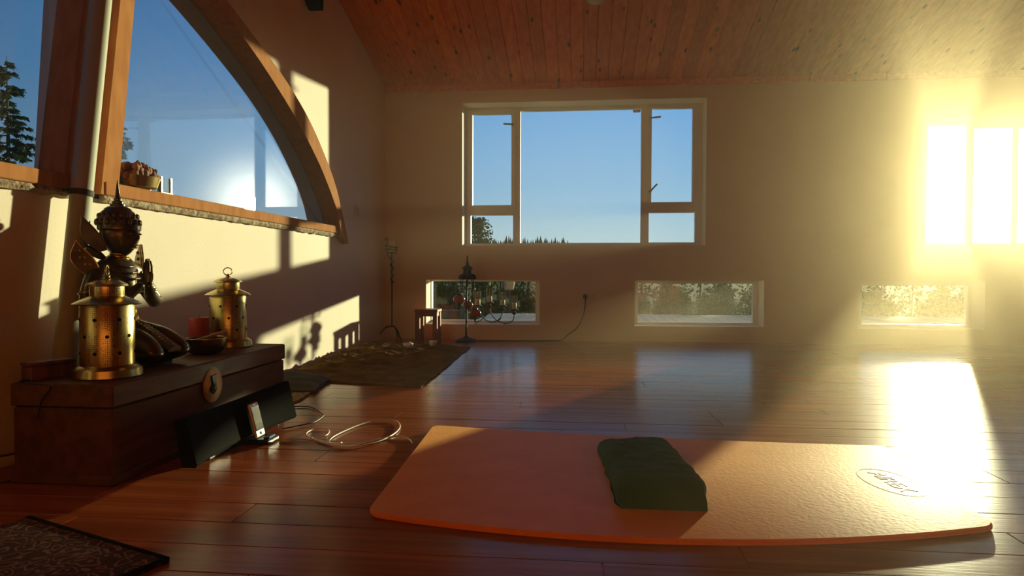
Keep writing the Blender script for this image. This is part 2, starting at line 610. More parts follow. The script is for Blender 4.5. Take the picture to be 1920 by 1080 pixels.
# arched window: timber arch, rail, jambs, panes
aw = bpy.data.objects.new('window_1', None)
COL.objects.link(aw)
aw['kind'] = 'structure'
aw.location = (0, -4.45, 1.06)
n = 96
def samp(c, k):
    return c[min(int(round(k * (len(c) - 1) / n)), len(c) - 1)]
L = []
for k in range(n + 1):
    (a, b), (e, f) = samp(INF, k), samp(OUF, k)
    L.append([(-.09, a, b), (.06, a, b), (.06, e, f), (-.02, e, f), (-.02, (a + e) / 2, (b + f) / 2), (-.09, (a + e) / 2, (b + f) / 2)])
MB().loops(L).build('arch_frame', OAKW, aw, smooth=30)
def railseg(y0, y1, name):
    MB().cbox(-.09, .035, y0, y1, 1.068, 1.128, .004).build('sill_rail', OAKW, aw)
    m_ = MB()
    k = int(abs(y1 - y0) / .03)
    L_ = []
    for i in range(k + 1):
        y = y0 + (y1 - y0) * i / k
        t = noise.noise(Vector((y * 14, 3.1, 0))) * .006
        u = noise.noise(Vector((y * 22, 7.7, 0))) * .005
        L_.append([(.001, y, 1.036 + t), (.022 + u, y, 1.036 + t * 1.5), (.030 + u * 1.5, y, 1.052), (.024, y, 1.069), (.001, y, 1.069)])
    m_.loops(L_).build('ragged_sealant_strip', RAW, aw)
railseg(-4.42, -1.40, 'r')
railseg(-7.4, -4.60, 'l')
for (b0, b1, t0, t1) in ((-4.664, -4.572, -4.518, -4.425), (-4.445, -4.335, -4.300, -4.205)):
    zb, zt = 1.07, 2.0
    e = (2.44 - zb) / (zt - zb)
    MB().loops([[(-.09, b0, zb), (.03, b0, zb), (.03, b1, zb), (-.09, b1, zb)],
                [(-.09, b0 + (t0 - b0) * e, 2.44), (.03, b0 + (t0 - b0) * e, 2.44), (.03, b1 + (t1 - b1) * e, 2.44), (-.09, b1 + (t1 - b1) * e, 2.44)]]).build('jamb', OAKW, aw)
gp = [p for p in INN if p[0] > -4.40]
MB().prism([(a, b) for a, b in gp] + [(-4.36, gp[-1][1]), (-4.36, 1.09), (-1.52, 1.09)], 'x', -.080, -.074).build('pane', GLASS_ARCH, aw)
gq = [(2 * -4.45 - a, b) for a, b in INN if 2 * -4.45 - a < -4.6]
MB().prism([(a, b) for a, b in gq] + [(-4.6, gq[-1][1]), (-4.6, 1.09), (gq[0][0], 1.09)], 'x', -.080, -.074).build('pane', GLASS_ARCH, aw)
# round pipe in front of the post
pb, pt = onX(153, 360, .08), onX(189, 0, .08)
dv = (pt - pb) / (pt.z - pb.z)
p0, p1 = pb + dv * (0 - pb.z), pb + dv * (roofz(-4.2) - .12 - pb.z)
pp = thing('round_post', 'grey round upright pipe in front of the arched window post', 'pipe', (p0.x, p0.y, 0))
MB().tube([p0, p1], .042, 24).build('shaft', PIPEM, pp, smooth=40)
MB().lathe([(.055, 0), (.055, .012), (.043, .016)], (p0.x, p0.y, 0), 24).build('floor_collar', PIPEM, pp, smooth=40)
cl = pb + dv * (1.05 - pb.z)
MB().tube([cl - dv * .012, cl + dv * .012], .046, 20).tube([(0.0, cl.y - .03, 1.06), (.05, cl.y - .035, 1.06)], .007, 8).build('bracket', IRON, pp, smooth=40)

def window(num, op, panes, y0=.235, y1=.305, sashes=(), glass=GLASS):
    fr = MB().wall('y', y0, y1, op[:2], op[2:], panes).build('window_%d' % num, UPVC, kind='structure')
    for q in panes:
        MB().box(q[0] - .005, q[1] + .005, .268, .274, q[2] - .005, q[3] + .005).build('pane', glass, fr)
        b = .010
        MB().wall('y', y0 - .004, y0 + .012, (q[0] - b, q[1] + b), (q[2] - b, q[3] + b), [(q[0], q[1], q[2], q[3])]).build('glazing_bead', UPVC, fr)
    for q in sashes:
        b = .045
        MB().wall('y', y0 - .016, y0 + .004, (q[0] - b, q[1] + b), (q[2] - b, q[3] + b), [(q[0] - .010, q[1] + .010, q[2] - .010, q[3] + .010)]).build('sash', UPVC, fr)
    return fr
mp_ = [rect(887, 215, 960, 386), rect(884, 404, 963, 457), rect(976, 205, 1202, 456), rect(1220, 204, 1298, 380), rect(1215, 399, 1302, 455)]
w2 = window(2, mainw, mp_, sashes=(mp_[0], mp_[3]))
# window stays and sticker
def stay(px0, py0, px1, py1):
    a, b = onY(px0, py0, .215), onY(px1, py1, .215)
    m_ = MB().tube([a, b], .010, 8)
    m_.ell(a, (.016, .012, .016), 8, 6)
    m_.build('window_stay', BIRON, w2, smooth=40)
stay(961, 233, 944, 232)
stay(1220, 221, 1239, 219)
stay(1219, 359, 1232, 345)
a, b = onY(1187, 211, .262), onY(1201, 205, .262)
MB().box(a.x, b.x, .262, .265, a.z, b.z).build('paper_sticker', mat('sticker_paper', (.75, .55, .42), .7), w2)
a = onY(980, 460, .06)
window(3, low[0], [rect(811, 528, 1005, 599)])
window(4, low[1], [rect(1195, 532, 1410, 603)], glass=GLASS_DIRTY)
q_ = rect(1620, 536, 1798, 607)
window(5, low[2], [(q_[0] + WL, q_[1] + WS, q_[2], q_[3])])
pr6 = [rect(1733, 236, 1811, 456), rect(1819, 240, 1898, 456)]
x_ = pr6[1][1] + .04
while x_ + .38 < 9.7:  # pane row carried on past the view, added to bring in more sun
    pr6.append((x_, x_ + .37, pr6[0][2], pr6[1][3]))
    x_ += .41
window(6, rightw, pr6, y0=.255, y1=.285)

# ------------------------------------------------------------------ haze volume added to imitate lens glare
hz = bpy.data.materials.new('glare_air')
hz.use_nodes = True
t = hz.node_tree
t.nodes.clear()
o_ = t.nodes.new('ShaderNodeOutputMaterial')
v_ = t.nodes.new('ShaderNodeVolumeScatter')
v_.inputs['Color'].default_value = (1.0, .84, .58, 1)
v_.inputs['Density'].default_value = .017
v_.inputs['Anisotropy'].default_value = .78
t.links.new(v_.outputs[0], o_.inputs['Volume'])
HZ = MB().prism([(-.01, .01), (-.01, roofz(0) - .08), (RIDGE, roofz(RIDGE) - .08), (DEP + .01, roofz(DEP) - .08), (DEP + .01, .01)], 'x', .01, W - .01).build('glare_haze', hz, kind='stuff')
HZ['label'] = 'thin added haze volume standing in for lens glare around the low sun'

# ------------------------------------------------------------------ outside
MB().lathe([(400, -.6), (400, -.42)], (0, 60, 0), 48).build('ground', GROUNDM, kind='structure')
deck = MB().box(.45, 10.0, .32, 5.3, -.2, -.10).build('deck', TRUNKM, kind='structure')
dme = MB().cbox(.004, .141, .33, 5.3, -.075, -.03, .003).mesh('plank', DECKM)
for i in range(65):
    o = bpy.data.objects.new('plank', dme)
    COL.objects.link(o)
    o.parent = deck
    o.location = (.46 + i * .145, 0, rnd.uniform(-.002, .002))

def leaves(mb, n, fn, size, rn):
    for _ in range(n):
        c = fn()
        a = Vector((rn.gauss(0, 1), rn.gauss(0, 1), rn.gauss(0, 1))).normalized()
        b = a.orthogonal().normalized()
        b.rotate(Matrix.Rotation(rn.random() * 6.28, 3, a))
        d = a.cross(b)
        s_ = size * rn.uniform(.6, 1.3)
        mb.add([c - b * s_, c + d * s_ * .45, c + b * s_, c - d * s_ * .45], [(0, 1, 2, 3)])
def bush_mesh(seed, rx, ry, h):
    rn = random.Random(seed)
    m_ = MB()
    def pt_():
        while True:
            p = Vector((rn.uniform(-1, 1), rn.uniform(-1, 1), rn.uniform(0, 1)))
            q = p.length
            lim = .75 + .35 * noise.noise(p * 2.2 + Vector((seed, 0, 0)))
            if q < lim and q > lim * .5:
                return Vector((p.x * rx, p.y * ry, p.z * h))
    leaves(m_, 3200, pt_, .036, rn)
    return m_
tw = MB()
for k in range(7):
    a = k * .9
    tw.tube([(0, 0, -.4), (.12 * math.cos(a), .12 * math.sin(a), .1), (.32 * math.cos(a), .3 * math.sin(a), .5)], [.02, .014, .005], 5)
sets = (('left', [(-1.5, 7.4), (-.75, 6.5), (.1, 7.3), (.95, 6.3), (.4, 9.0), (-1.2, 9.3)]),
        ('middle', [(3.2, 6.6), (3.95, 6.1), (4.8, 6.7), (5.6, 6.2), (4.2, 8.5), (5.3, 8.5)]),
        ('right', [(7.9, 6.5), (8.8, 6.1), (9.7, 6.5), (10.4, 7.7)]))
protos = []
for wname, spots in sets:
    lab = 'leafy garden bush beyond the deck, seen through the %s low window' % wname
    grp = 'bushes seen through the %s low window' % wname
    for x, y in spots:
        if len(protos) < 3:
            k = len(protos)
            b_ = thing('garden_bush', lab, 'bush', (x, y, -.4), k, group=grp)
            bush_mesh(k + 3, .60, .55, 1.25).build('foliage', LEAF1, b_, local=True)
            tw.build('stem', TRUNKM, b_, local=True)
            protos.append(b_)
        else:
            dup(protos[rnd.randrange(3)], (x, y, -.42), rnd.random() * 6, lab, grp, scale=rnd.uniform(.85, 1.08))
hg = thing('clipped_hedge', 'long dark hedge closing the garden behind the bushes', 'hedge', (5, 11.4, -.42))
rn = random.Random(77)
m_ = MB()
def hpt():
    x = rn.uniform(-10, 10)
    z = 1.25 + .12 * noise.noise(Vector((x * 1.1, 0, 0)))
    if rn.random() < .7:
        return Vector((x, -.45 + .12 * noise.noise(Vector((x * 3, rn.random() * 2, 1))), rn.uniform(0, z)))
    return Vector((x, rn.uniform(-.45, .45), z + rn.uniform(-.05, .05)))
leaves(m_, 12000, hpt, .065, rn)
m_.build('foliage', LEAF1, hg, local=True)
m_ = MB()
for k in range(26):
    x = -9.8 + k * .78
    m_.tube([(x, 0, 0), (x + .05, 0, 1.0)], .025, 5)
m_.build('stems', TRUNKM, hg, local=True, kind='stuff')
# planter box and pale pot among the bushes
pl = thing('wooden_planter', 'weathered wooden planter box outside the left low window', 'planter', (-.2, 4.4, -.42))
m_ = MB()
m_.wall('y', -.2, -.17, (-.28, .28), (0, .46), [])
m_.box(-.28, .28, .17, .2, 0, .46).box(-.28, -.25, -.17, .17, 0, .46).box(.25, .28, -.17, .17, 0, .46).box(-.25, .25, -.17, .17, 0, .40)
m_.build('box', mat('weathered_planter_wood', (.060, .038, .018), .9, c2=(.085, .055, .026), scale=5, stretch=(1, 1, 12)), pl, local=True)
MB().wall('y', -.23, .23, (-.31, .31), (.46, .49), []).build('rim', bpy.data.materials['weathered_planter_wood'], pl, local=True)
q = onY(954, 543, 5.9)
pt_ = thing('garden_pot', 'pale beige pot on a short post among the bushes', 'pot', (q.x, 5.9, -.42))
MB().lathe([(.09, q.z + .42), (.11, q.z + .50), (.115, q.z + .62), (.10, q.z + .62), (.09, q.z + .5)], n=20).build('pot_body', mat('beige_clay', (.50, .38, .22), .8), pt_, local=True, smooth=40)
MB().tube([(0, 0, 0), (0, 0, q.z + .425)], .04, 10).build('post', TRUNKM, pt_, local=True)

# conifers
def conifer(name, label, px, py_top, dist, spread, seed, zb=-.45, group=None, nb=60):
    d = ray(px, py_top)
    top = CAM + d * dist
    rn = random.Random(seed)
    H = top.z - zb
    tr = thing(name, label, 'tree', (top.x, top.y, zb), group=group)
    MB().tube([(0, 0, 0), (.02, 0, H * .5), (0, 0, H)], [H * .015, H * .009, .005], 8).build('trunk', TRUNKM, tr, local=True)
    m_ = MB()
    br = MB()
    for i in range(nb):
        u = (i + .5) / nb
        z = H * (.12 + .86 * u)
        l = spread * (1 - u) ** .8 * rn.uniform(.65, 1.15) + .08
        a = rn.random() * 6.28
        dv_ = Vector((math.cos(a), math.sin(a), 0))
        pts = []
        for j in range(6):
            s_ = j / 5
            pts.append(Vector((0, 0, z)) + dv_ * l * s_ + Vector((0, 0, l * (.10 * s_ - .38 * s_ * s_ + .2 * s_ ** 3))))
        br.tube(pts, [.018, .014, .010, .008, .006, .003], 4)
        for j in range(int(24 + l * 170)):
            s_ = rn.uniform(.12, 1.0)
            k = min(int(s_ * 5), 4)
            c = pts[k].lerp(pts[k + 1], s_ * 5 - k)
            side = Vector((-dv_.y, dv_.x, 0)) * rn.choice((-1, 1))
            tip = c + (side * rn.uniform(.05, .17) + dv_ * rn.uniform(.0, .10) + Vector((0, 0, rn.uniform(-.14, .03)))) * (.6 + l * .35)
            wv = Vector((rn.gauss(0, 1), rn.gauss(0, 1), rn.gauss(0, 1))).normalized() * .026
            m_.add([c, c.lerp(tip, .5) + wv, tip, c.lerp(tip, .5) - wv], [(0, 1, 2, 3)])
    br.build('branches', TRUNKM, tr, local=True)
    m_.build('foliage', LEAF2, tr, local=True)
    return tr
conifer('conifer_tree', 'tall drooping conifer outside, left of the round grey pipe', 12, 105, 13.0, 1.25, 11, nb=95)
conifer('conifer_tree', 'conifer outside whose twigs spread right of the round grey pipe', 222, 222, 19.0, 1.7, 23, nb=90)
# small leafy tree at the lower left pane of the back window
d = ray(897, 436)
bt = CAM + d * 32
lt = thing('leafy_tree', 'round leafy tree seen in the lower left pane of the back window', 'tree', (bt.x, bt.y, -.45))
rn = random.Random(5)
m_ = MB()
cs = [(0, 0, 0, .75), (-.5, .2, -.4, .8), (.35, 0, -.7, .6), (-.2, 0, .35, .45), (.75, 0, -1.2, .5), (-.9, 0, -1.2, .8), (0, 0, -1.1, .8)]
for x, y, z, r_ in cs:
    def pt3():
        p = Vector((rn.gauss(0, 1), rn.gauss(0, 1), rn.gauss(0, 1))).normalized() * r_ * rn.random() ** .4
        return Vector((x, y, z + bt.z + .45)) + p
    leaves(m_, 420, pt3, .10, rn)
m_.build('foliage', LEAF2, lt, local=True)
MB().tube([(0, 0, 0), (0, 0, bt.z + .6)], [.14, .06], 8).build('trunk', TRUNKM, lt, local=True)
# far treeline: each conifer by itself
def far_tree_mesh(seed):
    rn = random.Random(seed)
    m_ = MB()
    for k in range(9):
        z = .08 + k * .1
        r_ = .21 * (1 - k / 9.6) * rn.uniform(.8, 1.2)
        n_ = 9
        ring = [Vector((r_ * (1 if i % 2 else .62) * math.cos(6.283 * i / n_), r_ * (1 if i % 2 else .62) * math.sin(6.283 * i / n_), z - rn.uniform(0, .03))) for i in range(n_)]
        m_.add(ring + [Vector((0, 0, z + .16))], [(i, (i + 1) % n_, n_) for i in range(n_)] + [tuple(reversed(range(n_)))])
    return m_
fp = []
for k in range(3):
    ft = thing('distant_conifer', 'small dark conifer on the far treeline in the back window', 'tree', group='far treeline conifers')
    far_tree_mesh(k).build('crown', LEAF3, ft, local=True)
    MB().tube([(0, 0, 0), (0, 0, .2)], .02, 5).build('trunk', TRUNKM, ft, local=True)
    fp.append(ft)
k = 0
px = 868
while px < 1068:
    dd = 96 + 4.2 * (k % 10) + rnd.uniform(-1, 1)
    top = CAM + ray(px, rnd.uniform(446, 454) + (3 if px > 1030 else 0) + (0 if rnd.random() < .75 else -4)) * dd
    H = top.z + .5
    o = fp[k] if k < 3 else dup(fp[k % 3], (0, 0, 0))
    o.location = (top.x, top.y, -.5)
    o.scale = (H,) * 3
    o.rotation_euler.z = rnd.random() * 6
    px += rnd.uniform(2.6, 5.4)
    k += 1

# ------------------------------------------------------------------ trunk chest
CX0, CX1, CY0, CY1, CZ = .20, .565, -5.106, -3.79, .345
ch = thing('wooden_chest', 'long dark wooden trunk with round brass lock by the left wall', 'chest', ((CX0 + CX1) / 2, (CY0 + CY1) / 2, 0))
MB().cbox(CX0, CX1, CY0, CY1, .03, .262, .004).build('body', DARKWOOD, ch)
MB().cbox(CX0 - .006, CX1 + .006, CY0 - .006, CY1 + .006, .266, CZ, .005).build('lid', LIDWOOD, ch)
MB().cbox(CX0 - .01, CX1 + .01, CY0 - .01, CY1 + .01, 0, .035, .006).build('plinth', DARKWOOD, ch)
lc = onX(399, 722, CX1 + .008)
xf = CX1 + .006
def disc(mb, x, c, r, th, n=28):
    def lp(rr, xx):
        return [(xx, c[0] + rr * math.cos(6.2832 * i / n), c[1] + rr * math.sin(6.2832 * i / n)) for i in range(n)]
    return mb.loops([lp(r, x), lp(r, x + th * .6), lp(r * .96, x + th)])
lk = disc(MB(), xf, (lc.y, lc.z), .074, .005).build('lock_plate', mat('lacquered_brass_plate', (.62, .34, .07), .4, .35, c2=(.48, .25, .05), scale=30), ch, smooth=35)
MB().prism([(lc.y - .020, lc.z + .042), (lc.y + .024, lc.z + .046), (lc.y + .012, lc.z + .008), (lc.y + .020, lc.z - .02), (lc.y - .006, lc.z - .036), (lc.y - .030, lc.z - .018), (lc.y - .010, lc.z + .006)], 'x', xf + .004, xf + .012).build('hasp', BIRON, lk)
disc(MB(), xf + .004, (lc.y + .004, lc.z - .012), .012, .011).build('padlock_knob', BRASS, lk, smooth=35)

# ------------------------------------------------------------------ speaker dock
dk = thing('speaker_dock', 'black bowed speaker dock leaning near the front of the chest', 'speaker', (.74, -4.55, 0))
yc, hw, pc = -4.50, .415, -4.585
L = []
for i in range(25):
    s_ = -1 + 2 * i / 24
    y = pc + s_ * hw
    bow = .06 * s_ * s_
    tz, bz = .185 + .028 * s_ * s_, .026 + .012 * s_ * s_
    xb, xt = .735 + bow, .700 + bow
    L.append([(xb - .05, y, bz), (xb, y, bz), (xb + .006, y, bz + .01), (xt + .004, y, tz - .008), (xt - .002, y, tz), (xt - .045, y, tz - .01)])
MB().loops(L).build('grille_panel', BLACK, dk, smooth=40)
MB().cbox(.66, .72, pc - .2, pc + .2, .0, .035, .006).build('foot', BLACKP, dk)
MB().cbox(.70, .835, yc - .035, yc + .075, .0, .022, .006).build('dock_tray', BLACKP, dk)
MB().cbox(.800, .83, yc - .01, yc + .05, .022, .03, .003).build('control_strip', mat('silver_button', (.5, .5, .5), .25, .9), dk)
ph = thing('smartphone', 'white smartphone with dark screen docked upright on the black speaker', 'phone', (.80, yc, .024))
tilt = Matrix.Translation((.775, yc + .02, .024)) @ Matrix.Rotation(R(-14), 4, 'Y') @ Matrix.Scale(1.2, 4)
def PB(m4, sx, sy, sz, c, dx=0, dz=0):
    return MB().obox(m4 @ Matrix.Translation((dx, 0, dz)), sx, sy, sz, c)
PB(tilt, .010, .064, .122, .004, 0, .061).build('case', WHITEP, ph)
PB(tilt, .002, .052, .086, 0, .0056, .066).build('screen', SCREEN, ph)
hb = MB()
hb.loops([[tilt @ Vector((.005, .006 * math.cos(6.283 * i / 14), .012 + .006 * math.sin(6.283 * i / 14))) for i in range(14)],
          [tilt @ Vector((.0066, .006 * math.cos(6.283 * i / 14), .012 + .006 * math.sin(6.283 * i / 14))) for i in range(14)]])
hb.build('home_button', SCREEN, ph)
PB(tilt, .002, .018, .003, 0, .0056, .116).build('earpiece', SCREEN, ph)

# cables on the floor
def cable(name, label, pix, r, m, z=None, extra=()):
    pts = [onZ(x, y, .006) for x, y in pix]
    pts = [Vector(p) for p in extra] + pts
    o = MB().tube(spline(pts, 6), r, 7).build(name, m, smooth=60)
    return tag(o, label, 'cable')
cable('white_cable', 'thin white cable lying in loops on the floor before the dock',
      [(527, 824), (560, 823), (600, 826), (640, 829), (622, 832), (585, 822), (574, 814), (585, 806), (606, 803), (617, 808), (610, 817), (585, 822), (626, 836), (668, 837), (712, 827), (742, 811), (750, 797), (738, 788), (708, 788), (676, 796), (642, 810), (621, 822), (620, 832), (650, 836), (690, 829), (728, 820), (752, 818), (767, 824), (773, 832)], .0032, WHITEC)
cable('black_cable', 'thin dark cable curving out behind the right end of the dock',
      [(520, 798), (540, 766), (560, 762), (585, 764), (602, 775), (606, 780), (590, 791), (565, 797), (530, 804)], .003, BLACKC)

# ------------------------------------------------------------------ things on the chest
def lantern(loc, rz, label):
    t_ = thing('brass_lantern', label, 'lantern', loc, rz, 'pair of pierced brass lanterns')
    MB().lathe([(.112, 0), (.116, .004), (.112, .03), (.095, .042), (.088, .044)], n=36).build('base', BRASS, t_, smooth=35, local=True)
    wall_ = MB().lathe([(.086, .040), (.088, .05), (.088, .255), (.084, .262)], n=40).build('pierced_wall', PERF, t_, smooth=35, local=True)
    hm = MB()
    for k_ in range(7):
        for j, zz in enumerate((.09, .15, .21)):
            a = k_ * 6.2832 / 7 + j * .45
            c = Vector((math.cos(a), math.sin(a), 0))
            tn = Vector((-math.sin(a), math.cos(a), 0))
            q0 = c * .0868 + Vector((0, 0, zz))
            hm.loops([[q0 + c * e + (tn * math.cos(6.283 * i / 10) + Vector((0, 0, 1)) * math.sin(6.283 * i / 10)) * .0065 for i in range(10)] for e in (0, .0022)])
    hm.build('punched_holes', BLACK, wall_, local=True, kind='stuff')
    MB().lathe([(.084, .258), (.108, .262), (.112, .266), (.095, .276), (.06, .292), (.056, .294)], n=36).build('shoulder', BRASS, t_, smooth=35, local=True)
    MB().lathe([(.053, .288), (.056, .295), (.056, .328), (.052, .332)], n=32).build('neck', PERF, t_, smooth=35, local=True)
    MB().lathe([(.052, .328), (.069, .330), (.066, .337), (.045, .348), (.014, .355), (.009, .362), (.012, .367), (.004, .372)], n=32).build('cap', BRASS, t_, smooth=35, local=True)
    MB().tube([(0, .021 * math.cos(6.283 * i / 18), .385 + .019 * math.sin(6.283 * i / 18)) for i in range(18)], .0028, 6, True).build('ring', BRASS, t_, smooth=60, local=True)
    return t_
PERF = mat('pierced_brass', (.60, .40, .11), .3, 1.)
def perforate(m):
    t_ = m.node_tree
    b = t_.nodes['Principled BSDF']
    tc_ = t_.nodes.new('ShaderNodeTexCoord')
    vo = t_.nodes.new('ShaderNodeTexVoronoi')
    vo.inputs['Scale'].default_value = 150
    vo.inputs['Randomness'].default_value = .25
    t_.links.new(tc_.outputs['Object'], vo.inputs['Vector'])
    nz = t_.nodes.new('ShaderNodeTexNoise')
    nz.inputs['Scale'].default_value = 16
    t_.links.new(tc_.outputs['Object'], nz.inputs['Vector'])
    a = t_.nodes.new('ShaderNodeMath')
    a.operation = 'LESS_THAN'
    a.inputs[1].default_value = .31
    t_.links.new(vo.outputs['Distance'], a.inputs[0])
    c_ = t_.nodes.new('ShaderNodeMath')
    c_.operation = 'GREATER_THAN'
    c_.inputs[1].default_value = .47
    t_.links.new(nz.outputs['Fac'], c_.inputs[0])
    d_ = t_.nodes.new('ShaderNodeMath')
    d_.operation = 'MULTIPLY'
    t_.links.new(a.outputs[0], d_.inputs[0])
    t_.links.new(c_.outputs[0], d_.inputs[1])
    mx = t_.nodes.new('ShaderNodeMix')
    mx.data_type = 'RGBA'
    t_.links.new(d_.outputs[0], mx.inputs[0])
    mx.inputs[6].default_value = (.57, .45, .17, 1)
    mx.inputs[7].default_value = (.03, .018, .008, 1)
    t_.links.new(mx.outputs[2], b.inputs['Base Color'])
perforate(PERF)
l1 = lantern((.415, -4.925, CZ), .4, 'pierced brass lantern at the near left end of the chest')
l2 = dup(l1, (.335, -3.935, CZ), 2.1, 'pierced brass lantern beside the red candle at the far end')

# kneeling statue, facing into the room (+x)
def skin(verts, edges, radii, root=0, sub=2):
    me = bpy.data.meshes.new('body')
    me.from_pydata(verts, edges, [])
    o = bpy.data.objects.new('body', me)
    COL.objects.link(o)
    md = o.modifiers.new('s', 'SKIN')
    for i, sv in enumerate(me.skin_vertices[0].data):
        r_ = radii[i]
        sv.radius = r_ if isinstance(r_, tuple) else (r_, r_)
        sv.use_root = i == root
    md.use_smooth_shade = True
    ss = o.modifiers.new('u', 'SUBSURF')
    ss.levels = ss.render_levels = sub
    dg = bpy.context.evaluated_depsgraph_get()
    nm = bpy.data.meshes.new_from_object(o.evaluated_get(dg))
    bpy.data.objects.remove(o)
    nm.shade_smooth()
    return nm
def link(name, me, m, parent):
    me.materials.clear()
    me.materials.append(m)
    o = bpy.data.objects.new(name, me)
    COL.objects.link(o)
    o.parent = parent
    return o
K = 1.1
st = thing('kneeling_statue', 'dark bronze kneeling deity statue with pointed crown and praying hands', 'statue', (.228, -4.625, CZ), R(-4))
st.scale = (K,) * 3
V = [(0, 0, .125), (.005, 0, .20), (.012, 0, .285), (.008, 0, .355), (.012, 0, .415)]
E = [(0, 1), (1, 2), (2, 3), (3, 4)]
Rr = [(.062, .075), (.040, .052), (.048, .078), (.036, .060), (.026, .028)]
for s_ in (1, -1):
    k = len(V)
    V += [(.005, s_ * .098, .345), (.030, s_ * .182, .222), (.095, s_ * .060, .255), (.128, s_ * .014, .305)]
    E += [(3, k), (k, k + 1), (k + 1, k + 2), (k + 2, k + 3)]
    Rr += [.036, .030, .022, .014]
    k = len(V)
    V += [(.03, s_ * .048, .115), (.14, s_ * .068, .095), (.235, s_ * .075, .048), (.10, s_ * .072, .034), (-.03, s_ * .060, .036), (-.09, s_ * .055, .022)]
    E += [(0, k), (k, k + 1), (k + 1, k + 2), (k + 2, k + 3), (k + 3, k + 4), (k + 4, k + 5)]
    Rr += [.056, .050, .040, .034, .028, .018]
link('body', skin(V, E, Rr, 0, 2), DBRONZE, st)
# hands: palm, four fingers, thumb on each side, pressed together
for s_ in (1, -1):
    hm = MB()
    pr_ = Vector((.135, s_ * .008, .33))
    hm.ell(pr_, (.017, .007, .030), 10, 8)
    for fi, ln in enumerate((.040, .048, .045, .034)):
        b_ = pr_ + Vector((.011 - fi * .0072, 0, .018))
        hm.tube([b_, b_ + Vector((0, -s_ * .001, ln * .5)), b_ + Vector((-.004 + fi * .0022, -s_ * .003, ln))], [.0048, .0044, .003], 6)
    b_ = pr_ + Vector((-.012, 0, -.008))
    hm.tube([b_, b_ + Vector((-.010, 0, .014)), b_ + Vector((-.009, 0, .028))], [.0058, .005, .0034], 6)
    hm.build('hand', DBRONZE, st, local=True, smooth=50)
# head with a face
hd = MB()
n_, m2 = 28, 22
L = []
hc = Vector((.020, 0, .482))
for j in range(m2 + 1):
    a = -math.pi / 2 + math.pi * j / m2
    ring = []
    for i in range(n_):
        b_ = 2 * math.pi * i / n_
        q = max(math.cos(a), .03)
        dx, dy, dz = q * math.cos(b_), q * math.sin(b_), math.sin(a)
        jaw = 1 - .22 * max(0, -dz)
        p = Vector((dx * .070 * jaw, dy * .064 * jaw, dz * .080))
        if dx > .2:
            p.x += .016 * math.exp(-(dy / .16) ** 2 - ((dz + .12) / .20) ** 2)      # nose
            p.x += .008 * math.exp(-(dy / .30) ** 2 - ((dz + .52) / .10) ** 2)      # lips
            p.x += .007 * math.exp(-(dy / .28) ** 2 - ((dz + .82) / .14) ** 2)      # chin
            for sy in (-.42, .42):
                p.x -= .007 * math.exp(-((dy - sy) / .20) ** 2 - ((dz - .06) / .12) ** 2)   # eye sockets
                p.x += .004 * math.exp(-((dy - sy) / .26) ** 2 - ((dz - .25) / .09) ** 2)   # brows
        ring.append(hc + p)
    L.append(ring)
hd.loops(L)
ho = hd.build('head', DBRONZE, st, local=True, smooth=70)
for sy in (-.025, .025):
    MB().ell((.082, sy, .488), (.006, .012, .0040), 10, 6).build('eye', DBRONZE, ho, local=True, smooth=60)
MB().ell((.084, 0, .4455), (.008, .020, .0046), 12, 6).ell((.0815, 0, .437), (.008, .017, .0042), 12, 6).build('lips', GOLD, ho, local=True, smooth=60)
# crown: band, dome, tiers, spire
MB().lathe([(.069, .500), (.0720, .503), (.0728, .516), (.0715, .521)], (.018, 0, 0), 28).build('crown_band', DBRONZE, st, local=True, smooth=40)
prof = [(.0715, .518), (.072, .530), (.068, .545), (.0675, .549), (.058, .563), (.057, .567), (.046, .577), (.045, .581), (.033, .589), (.026, .592), (.026, .598), (.019, .601), (.0195, .608), (.013, .612), (.0135, .619), (.009, .624), (.007, .645), (.0015, .690)]
MB().lathe(prof, (.012, 0, 0), 24).build('crown_spire', DBRONZE, st, local=True, smooth=45)
cp = MB()
for k in range(18):
    a = 6.283 * k / 18
    for rr, zz, hh in ((.072, .530, .013), (.064, .553, .011)):
        cp.ell((.014 + rr * math.cos(a), rr * math.sin(a), zz), (.006, .009, hh), 7, 6, Matrix.Rotation(a, 3, 'Z'))
cp.build('crown_petals', DBRONZE, st, local=True, smooth=60)
